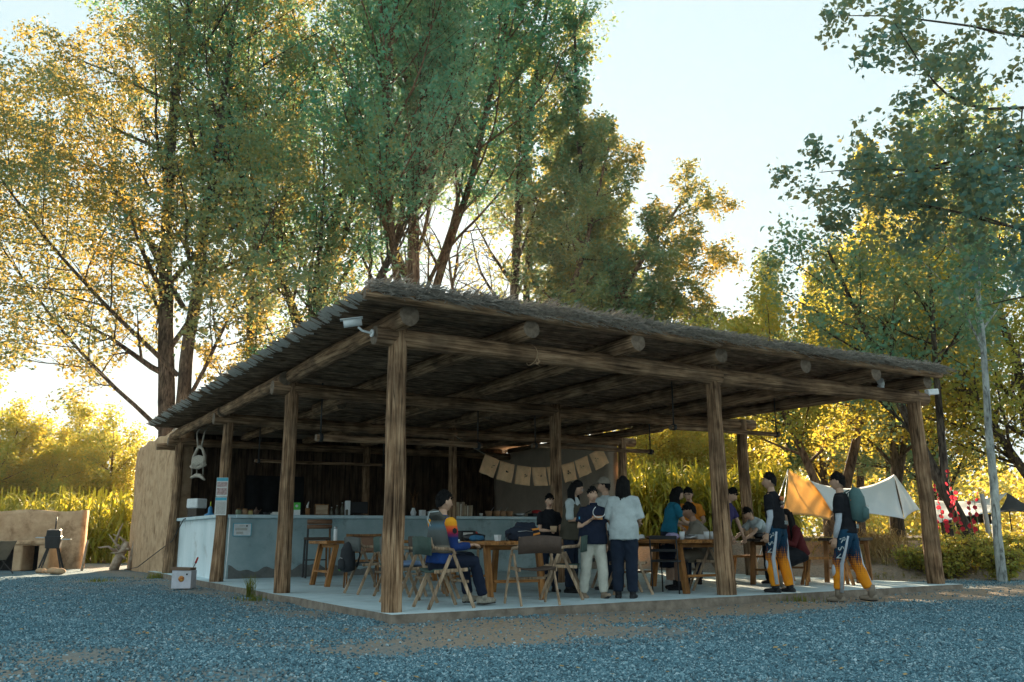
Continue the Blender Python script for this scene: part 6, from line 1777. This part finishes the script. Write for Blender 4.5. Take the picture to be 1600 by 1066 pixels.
MB().box((-.33, 0, .93), (.22, .28, .03)).build('side_shelf', STEEL, t); MB().box((.33, 0, .88), (.22, .28, .03)).build('side_shelf', STEEL, t)
MB().tube([(.0, .1, 1.1), (.0, .1, 1.5)], .02, n=8).build('chimney', METALD, t)
for sx in (-1, 1):
    for sy in (-1, 1): MB().bar((.12 * sx, .1 * sy, .66), (.30 * sx, .22 * sy, 0), .035, .035).build('leg', METALD, t)
t = empty('camp_chair', gpos(-2, 24.5, -.09), LA + 1.2, 'low canvas camp chair at the left edge', 'chair')
MB().tube([(-.28, -.3, .85), (-.28, .0, .38), (-.28, .3, .34)], .016, n=6).build('frame', METALD, t); MB().tube([(.28, -.3, .85), (.28, .0, .38), (.28, .3, .34)], .016, n=6).build('frame', METALD, t)
q = MB(); q.add([(-.28, -.3, .85), (.28, -.3, .85), (.28, 0, .36), (-.28, 0, .36), (.28, .3, .34), (-.28, .3, .34)], [(0, 1, 2, 3), (3, 2, 4, 5)]); o = q.build('canvas', TAUPE, t); md = o.modifiers.new('t', 'SOLIDIFY'); md.thickness = .012
for sx in (-1, 1): MB().bar((.28 * sx, -.1, .5), (.28 * sx, .25, 0), .02, .02).build('leg', METALD, t); MB().bar((.28 * sx, .2, .36), (.28 * sx, -.3, 0), .02, .02).build('leg', METALD, t)
# driftwood creature by the mud wall
t = empty('driftwood_pile', gpos(191, 26.5, -.1), LA, 'heap of gnarled driftwood roots leaning by the mud wall', 'driftwood')
DR2 = mat('pale_driftwood', (.30, .22, .16), (.52, .43, .34), scale=8, bump=.5)
rd = random.Random(4)
MB().tube([(-.2, 0, .0), (-.12, 0, .3), (.02, .02, .55), (.12, .0, .8)], [.13, .12, .11, .07], n=9, jit=.18).build('stump', DR2, t)
for i in range(11):
    a0 = Vector((rd.uniform(-.2, .2), rd.uniform(-.1, .1), rd.uniform(.3, .8))); d_ = Vector((rd.uniform(-.6, .45), rd.uniform(-.3, .2), rd.uniform(-.15, .6)))
    MB().tube([a0, a0 + d_ * .5 + Vector((0, 0, rd.uniform(-.08, .12))), a0 + d_], [rd.uniform(.03, .06), .03, .012], n=6, jit=.2).build('root', DR2, t)
MB().tube([(.22, .05, .0), (.28, .08, .6), (.34, .08, 1.05)], [.05, .045, .03], n=7, jit=.15).build('upright_root', DR2, t)
t = log('leaning_stick', gpos(131, 26.2, -.1), gpos(136, 26.2, -.1) + Vector((0, 0, .85)), .035, .03, None, DR2); tag(t, 'white stick leaning at the end of the low wall', 'stick')
for i, (px, D, r_) in enumerate(((68, 25, .11), (88, 24.6, .13), (97, 24.4, .12), (78, 24.9, .08))):
    o = MB().ball((0, 0, r_ * .5), (r_ * 1.3, r_, r_ * .7), n=10, k=7).build('boulder', MUD, None, loc=gpos(px, D, -.1)); tag(o, ('stone left of the barbecue feet', 'largest stone before the barbecue', 'stone right of the barbecue feet', 'smallest stone under the barbecue')[i], 'stone', 'stones round the barbecue')
# boxes and things by the counter
t = empty('carton', (-.62, 8.15, -.09), R(-33), 'white carton with a round picture and open brown top by the counter', 'box')
MB().box((0, 0, .16), (.36, .26, .32)).build('body', plain('carton_white', (.62, .62, .68), .8), t, bevel=.004)
MB().box((-.02, 0, .345), (.36, .28, .05), rot=(0, .03, 0)).build('lid', plain('carton_brown', (.20, .13, .09), .85), t)
q = MB(); q.lathe([(.055, 0), (.055, .004)], n=16); o = q.build('round_picture', mat('food_print', (.35, .05, .03), (.75, .4, .1), scale=18), t); o.location = (0, -.131, .17); o.rotation_euler = (R(90), 0, 0)
MB().box((.10, -.132, .25), (.03, .004, .03)).build('logo', INK, t)
t = empty('stick', (-.28, 9.0, -.09), 0, 'thin stick with a red tip leaning by the carton', 'stick')
MB().tube([(-.22, -.25, .0), (.05, .12, .42)], .008, n=6).build('shaft', METALD, t)
MB().tube([(.05, .12, .42), (.10, .19, .52)], [.022, .016], n=8).build('tip', REDP, t)
o = MB().tube([(.22, 12.0, 1.30), (.08, 12.2, 1.22), (.02, 13.0, .75), (-.05, 14.6, .45), (-.12, 16.8, .05), (-.2, 18.5, -.07)], .012, n=6).build('cable', BLACKP); tag(o, 'black cable running from the counter down along the mud wall', 'cable')
o = MB().tube([(.14, 8.12, 1.2), (.13, 8.1, .6), (.10, 8.08, .02)], .012, n=6).build('cable', WHITEP); tag(o, 'pale cable running down beside the poster post', 'cable')
o = MB().lathe([(.05, 0), (.06, .012), (.02, .02)], n=10).build('bottle_cap', plain('pale_blue', (.4, .55, .62), .5), None, loc=(1.2, 6.3, .001)); tag(o, 'pale blue lid lying on the concrete by the left table', 'lid')
def tuft(label, x, y, n, h, sp):
    V = []; F = []; T = []
    z0 = float(ground_z(x, y)) - .01
    for i in range(n):
        a = rng.uniform(0, 6.28); r_ = abs(rng.gauss(0, sp)); bx, by = x + r_ * math.cos(a), y + r_ * math.sin(a); L = h * rng.uniform(.5, 1.1); a2 = rng.uniform(0, 6.28); w = .006
        dx, dy = math.cos(a2), math.sin(a2); lean = rng.uniform(.05, .5)
        b0 = len(V)
        for q_, ww in ((0, 1), (.5, .8), (1, .1)):
            c_ = (bx + dx * L * lean * q_ * q_, by + dy * L * lean * q_ * q_, z0 + L * q_ * (1 - .25 * lean * q_))
            V.append((c_[0] - dy * w * ww, c_[1] + dx * w * ww, c_[2])); V.append((c_[0] + dy * w * ww, c_[1] - dx * w * ww, c_[2]))
        for q_ in range(2): F += [b0 + 2 * q_, b0 + 2 * q_ + 1, b0 + 2 * q_ + 3, b0 + 2 * q_ + 2]; T.append(rng.uniform(.0, .5))
    o = link(bpy.data.objects.new('grass_tuft', mesh_np('grass_tuft', np.array(V), np.array(F), 4, LF_GRASS, T))); tag(o, label, 'grass', 'grass tufts in the gravel')
tuft('spiky grass tuft left of the second left post', -.32, 4.75, 70, .38, .05)
tuft('low green tuft at the foot of the mud wall', -.2, 13.2, 160, .18, .22)
tuft('straggly tuft beside the second left post', -.42, 4.1, 110, .12, .16)
tuft('dry tuft at the slab edge near the walker with the backpack', 5.9, -.45, 90, .12, .25)
tuft('low tuft in the gravel left of the carton', -1.6, 12.0, 120, .10, .2)

# ------------------------------------------------------------------ tarps at the right
def tarp_cloth(name, m, parent, A, B, C_, D_, sag, edge, n=18, loc=Vector((0, 0, 0)), wr=.02):
    """four-cornered hanging cloth: A-B upper edge, D-C lower edge; sag of the upper edge, inward curve of the other edges"""
    vs = []; fs = []
    A, B, C_, D_ = [Vector(v) - loc for v in (A, B, C_, D_)]
    for j in range(n + 1):
        v = j / n
        for i in range(n + 1):
            u = i / n
            p = (A * (1 - u) + B * u) * (1 - v) + (D_ * (1 - u) + C_ * u) * v
            p.z -= sag * 4 * u * (1 - u) * (1 - v) ** 1.0
            mid = (A + B + C_ + D_) / 4
            e = edge * (4 * v * (1 - v)) * (2 * u - 1) * -1
            p += (B - A).normalized() * e
            p.z += edge * .9 * 4 * u * (1 - u) * v
            p += Vector((0, 0, 1)) * wr * math.sin(u * 17 + v * 5) * .5 * (v * (1 - v) * 4) + FH * wr * math.sin(u * 23 + 3 * v)
            vs.append(p)
    for j in range(n):
        for i in range(n):
            a = j * (n + 1) + i; fs.append((a, a + 1, a + n + 2, a + n + 1))
    mb = MB(); mb.add(vs, fs, 0, True); o = mb.build(name, m, parent)
    md = o.modifiers.new('t', 'SOLIDIFY'); md.thickness = .004
    return o
def fabric_t(name, c, tr, tf):
    m = bpy.data.materials.new(name); m.use_nodes = True; N = m.node_tree.nodes; L = m.node_tree.links
    N['Principled BSDF'].inputs['Base Color'].default_value = (*c, 1); N['Principled BSDF'].inputs['Roughness'].default_value = .9
    nz = N.new('ShaderNodeTexNoise'); nz.inputs['Scale'].default_value = 3; bp_ = N.new('ShaderNodeBump'); bp_.inputs['Strength'].default_value = .3; bp_.inputs['Distance'].default_value = .1; L.new(nz.outputs[0], bp_.inputs['Height']); L.new(bp_.outputs[0], N['Principled BSDF'].inputs['Normal'])
    tl = N.new('ShaderNodeBsdfTranslucent'); tl.inputs[0].default_value = (*tr, 1); mx = N.new('ShaderNodeMixShader'); mx.inputs[0].default_value = tf
    L.new(N['Principled BSDF'].outputs[0], mx.inputs[1]); L.new(tl.outputs[0], mx.inputs[2]); L.new(mx.outputs[0], N['Material Output'].inputs[0]); return m
T_OR = fabric_t('tarp_canvas', (.80, .54, .24), (.92, .66, .30), .6); T_WH = fabric_t('tarp_white', (.74, .78, .80), (.7, .72, .7), .25); T_BK = fabric_t('tarp_black', (.02, .022, .026), (.02, .02, .02), .05)
A1 = gpos(1237, 21.0, 2.30); A2 = gpos(1404, 21.6, 2.20)
t = empty('camp_tarp', gpos(1300, 21.5), 0, 'orange and white camping tarp pitched on two poles beyond the slab', 'tarp')
O_ = Vector(t.location)
tarp_cloth('orange_panel', T_OR, t, A1, gpos(1322, 21.2, 1.82), gpos(1298, 19.5, 1.10), gpos(1222, 19.9, 1.22), .10, .06, loc=O_)
tarp_cloth('white_panel', T_WH, t, gpos(1270, 21.1, 2.05), A2, gpos(1414, 19.6, 1.12), gpos(1300, 19.55, 1.30), .26, .04, loc=O_)
tarp_cloth('white_end', T_WH, t, A2, gpos(1407, 21.65, 2.16), gpos(1440, 21.4, 1.36), gpos(1414, 19.6, 1.12), .0, .05, loc=O_)
for a_ in (A1, A2): MB().tube([a_ - O_, Vector((a_.x, a_.y, float(ground_z(a_.x, a_.y)))) - O_], .016, n=8).build('tent_pole', METALD, t)
for a_, px, D in ((A1, 1168, 19.0), (A1, 1205, 19.0), (A2, 1470, 22.5)):
    g = gpos(px, D); MB().tube([a_ - O_, g - O_], .008, n=5).build('guy_line', WHITEP, t)
t = empty('camp_tarp', gpos(1540, 23), 0, 'white and black tarp at the right behind the hollyhocks', 'tarp'); O_ = Vector(t.location)
B1 = gpos(1580, 23.0, 1.82)
tarp_cloth('white_panel', T_WH, t, gpos(1460, 23.4, 1.66), B1, gpos(1552, 21.0, 1.28), gpos(1460, 21, 1.02), .12, .03, loc=O_)
tarp_cloth('black_panel', T_BK, t, B1, gpos(1612, 23.0, 1.45), gpos(1640, 21.0, 1.18), gpos(1556, 21.0, 1.26), .0, .08, loc=O_)
tarp_cloth('black_underside', T_BK, t, gpos(1505, 22.2, 1.30), gpos(1560, 21.2, 1.24), gpos(1560, 21.4, 1.00), gpos(1512, 22.2, 1.06), .0, .03, loc=O_)
MB().tube([B1 - O_, Vector((B1.x, B1.y, float(ground_z(B1.x, B1.y)))) - O_], .016, n=8).build('tent_pole', METALD, t)
g = gpos(1546, 20.4); o = log('grey_stake', g, g + Vector((0, 0, 1.32)) - IR * .10, .055, .05, None, mat('grey_wood', (.30, .29, .28), (.48, .46, .44), scale=8, stretch=(1, 1, .15), bump=.4)); tag(o, 'weathered grey stake beside the hollyhocks', 'stake')
# hollyhocks
PINK = fabric_t('hollyhock_petal', (.58, .03, .06), (.75, .05, .08), .4)
def hollyhock(label, px, D, h, nfl, seed):
    r_ = random.Random(seed); g = gpos(px, D)
    t = empty('hollyhock', g, 0, label, 'flower', 'hollyhocks by the right post')
    top = Vector((r_.uniform(-.15, .15), r_.uniform(-.1, .1), h))
    MB().tube([(0, 0, 0), top * .5 + Vector((.03, 0, 0)), top], [.014, .010, .004], n=6).build('stem', plain('stem_green', (.10, .16, .05)), t)
    for i in range(nfl):
        k = .45 + .55 * i / nfl; p = top * k + Vector((r_.uniform(-.07, .07), r_.uniform(-.07, .07), 0)); rr = .062 * (1.15 - .5 * k)
        q = MB(); a = r_.uniform(0, 6.28); vs = [(0, 0, 0)] + [(rr * (1 + .12 * math.sin(j * 3)) * math.cos(j * .6283), rr * (1 + .12 * math.sin(j * 3)) * math.sin(j * .6283), rr * .45) for j in range(10)]
        q.add(vs, [(0, j + 1, (j + 1) % 10 + 1) for j in range(10)], 0, True); o = q.build('blossom', PINK, t); o.location = p; o.rotation_euler = (R(r_.uniform(60, 110)), 0, LA + r_.uniform(-1.2, 1.2))
    q = MB()
    for i in range(10):
        k = r_.uniform(.03, .55); p = top * k; a = r_.uniform(0, 6.28); L = r_.uniform(.10, .2) * (1.2 - k)
        d_ = Vector((math.cos(a), math.sin(a), .25)); sd = Vector((-math.sin(a), math.cos(a), 0)); c_ = p + d_ * L * .6
        q.add([c_, c_ + d_ * L * .6, c_ + sd * L * .55 + d_ * L * .25, c_ + sd * L * .4 - d_ * L * .3, c_ - sd * L * .4 - d_ * L * .3, c_ - sd * L * .55 + d_ * L * .25], [(0, 1, 2), (0, 2, 3), (0, 3, 4), (0, 4, 5), (0, 5, 1)])
    o = q.build('foliage', LF_YELLOW, t); a_ = o.data.attributes.new('tint', 'FLOAT', 'FACE'); a_.data.foreach_set('value', [r_.uniform(.2, .9) for _ in o.data.polygons])
for i, (px, D, h, nf, lab) in enumerate(((1462, 18.6, 1.55, 8, 'hollyhock nearest the right corner post'), (1478, 18.9, 1.85, 11, 'second hollyhock from the right corner post'), (1490, 19.2, 2.05, 12, 'tallest hollyhock in the middle of the clump'), (1500, 18.8, 1.7, 9, 'hollyhock right of the tallest one'), (1516, 19.0, 1.5, 7, 'hollyhock with drooping flowers near the stake'), (1528, 19.3, 1.62, 6, 'rightmost hollyhock beside the grey stake'))):
    hollyhock(lab, px, D, h, nf, i)
# shrubs on the bank
P_SH = dict(seg=(.2, .15, .1), up=(.02, .02, .0), wob=(.10, .15, .2), n=(10, 6), t0=(.1, .1), ang=((30, 70), (30, 70)), lr=(1, .6), rr=(.5, .5), prof=lambda t: 1.0, R=.55, tip=.3)
for i, (px, D, h, n_, lab) in enumerate(((1475, 18.7, .75, 3600, 'bright yellow-green shrub at the hollyhocks\' feet'), (1530, 18.9, .55, 2600, 'golden shrub right of the hollyhocks'), (1590, 18.9, .6, 2800, 'golden shrub at the far right edge of the bank'), (1415, 19.2, .34, 1300, 'small golden shrub left of the right corner post'), (1440, 19.1, .34, 1300, 'little shrub touching the right corner post'), (1560, 17.9, .6, 2600, 'low golden shrub before the grey stake'))):
    stems = [((0, 0, 0), cv(math.cos(a) * .6, math.sin(a) * .6, 1), h * rng.uniform(.7, 1.1), .012) for a in np.linspace(0, 5.6, 8)]
    plant_tree('shrub', lab, gpos(px, D), stems, dict(P_SH, R=.4 * h), 70 + i, BARKR, LF_YELLOW, n_, .05, .065, .06, maxl=2, cat='shrub', group='shrubs on the bank', rmin=.002)
# grassy top of the bank, seen through the right side
sp = []
for _ in range(220):
    D = rng.uniform(18.6, 19.8); g = gpos(rng.uniform(1330, 1660), D, 0)
    if g.x > 10.6: sp.append((g.x, g.y))
blades('bank_grass', 'thin dry grass on the earth bank', 'grass', sp, LF_GRASS, .08, 4, .14, .012, arch=1.4)

# fallen leaves on the gravel
def fallen():
    n = 900
    d = np.sqrt(nrg.uniform(5.2 ** 2, 16 ** 2, n)); tt = nrg.uniform(-.6, .6, n)
    x = CAM.x + d * FH.x + d * tt * AX_R.x; y = CAM.y + d * FH.y + d * tt * AX_R.y
    k = ~((x > -.2) & (x < 10) & (y > -.4)); x = x[k]; y = y[k]; n = len(x)
    P = np.stack([x, y, ground_z(x, y) + .022], 1)
    a = nrg.uniform(0, 6.28, n); ax = np.stack([np.cos(a), np.sin(a), nrg.uniform(-.25, .25, n)], 1); sd = np.stack([-np.sin(a), np.cos(a), nrg.uniform(-.3, .3, n)], 1)
    l = nrg.uniform(.03, .06, (n, 1))
    V = np.stack([P - ax * l * .5, P + sd * l * .32, P + ax * l * .5, P - sd * l * .32], 1).reshape(-1, 3)
    o = link(bpy.data.objects.new('fallen_leaves', mesh_np('fallen_leaves', V, np.arange(n * 4), 4, mat('dead_leaf', (.22, .14, .06), (.42, .29, .11), scale=2), None))); tag(o, 'dry fallen leaves scattered over the gravel', 'leaves', kind='stuff')
fallen()

# ------------------------------------------------------------------ warm evening air
hm = bpy.data.materials.new('haze_air'); hm.use_nodes = True
hn = hm.node_tree.nodes
hn.remove(hn['Principled BSDF'])
pv_ = hn.new('ShaderNodeVolumePrincipled')
pv_.inputs['Color'].default_value = (1.0, .97, .92, 1)
pv_.inputs['Density'].default_value = .00022
pv_.inputs['Anisotropy'].default_value = .55
hm.node_tree.links.new(pv_.outputs[0], hn['Material Output'].inputs['Volume'])
hb_ = MB(); hb_.box((20, 60, 19.0), (448, 448, 42))
ho = hb_.build('haze', hm); tag(ho, 'thin warm haze in the evening air', 'haze', kind='stuff')
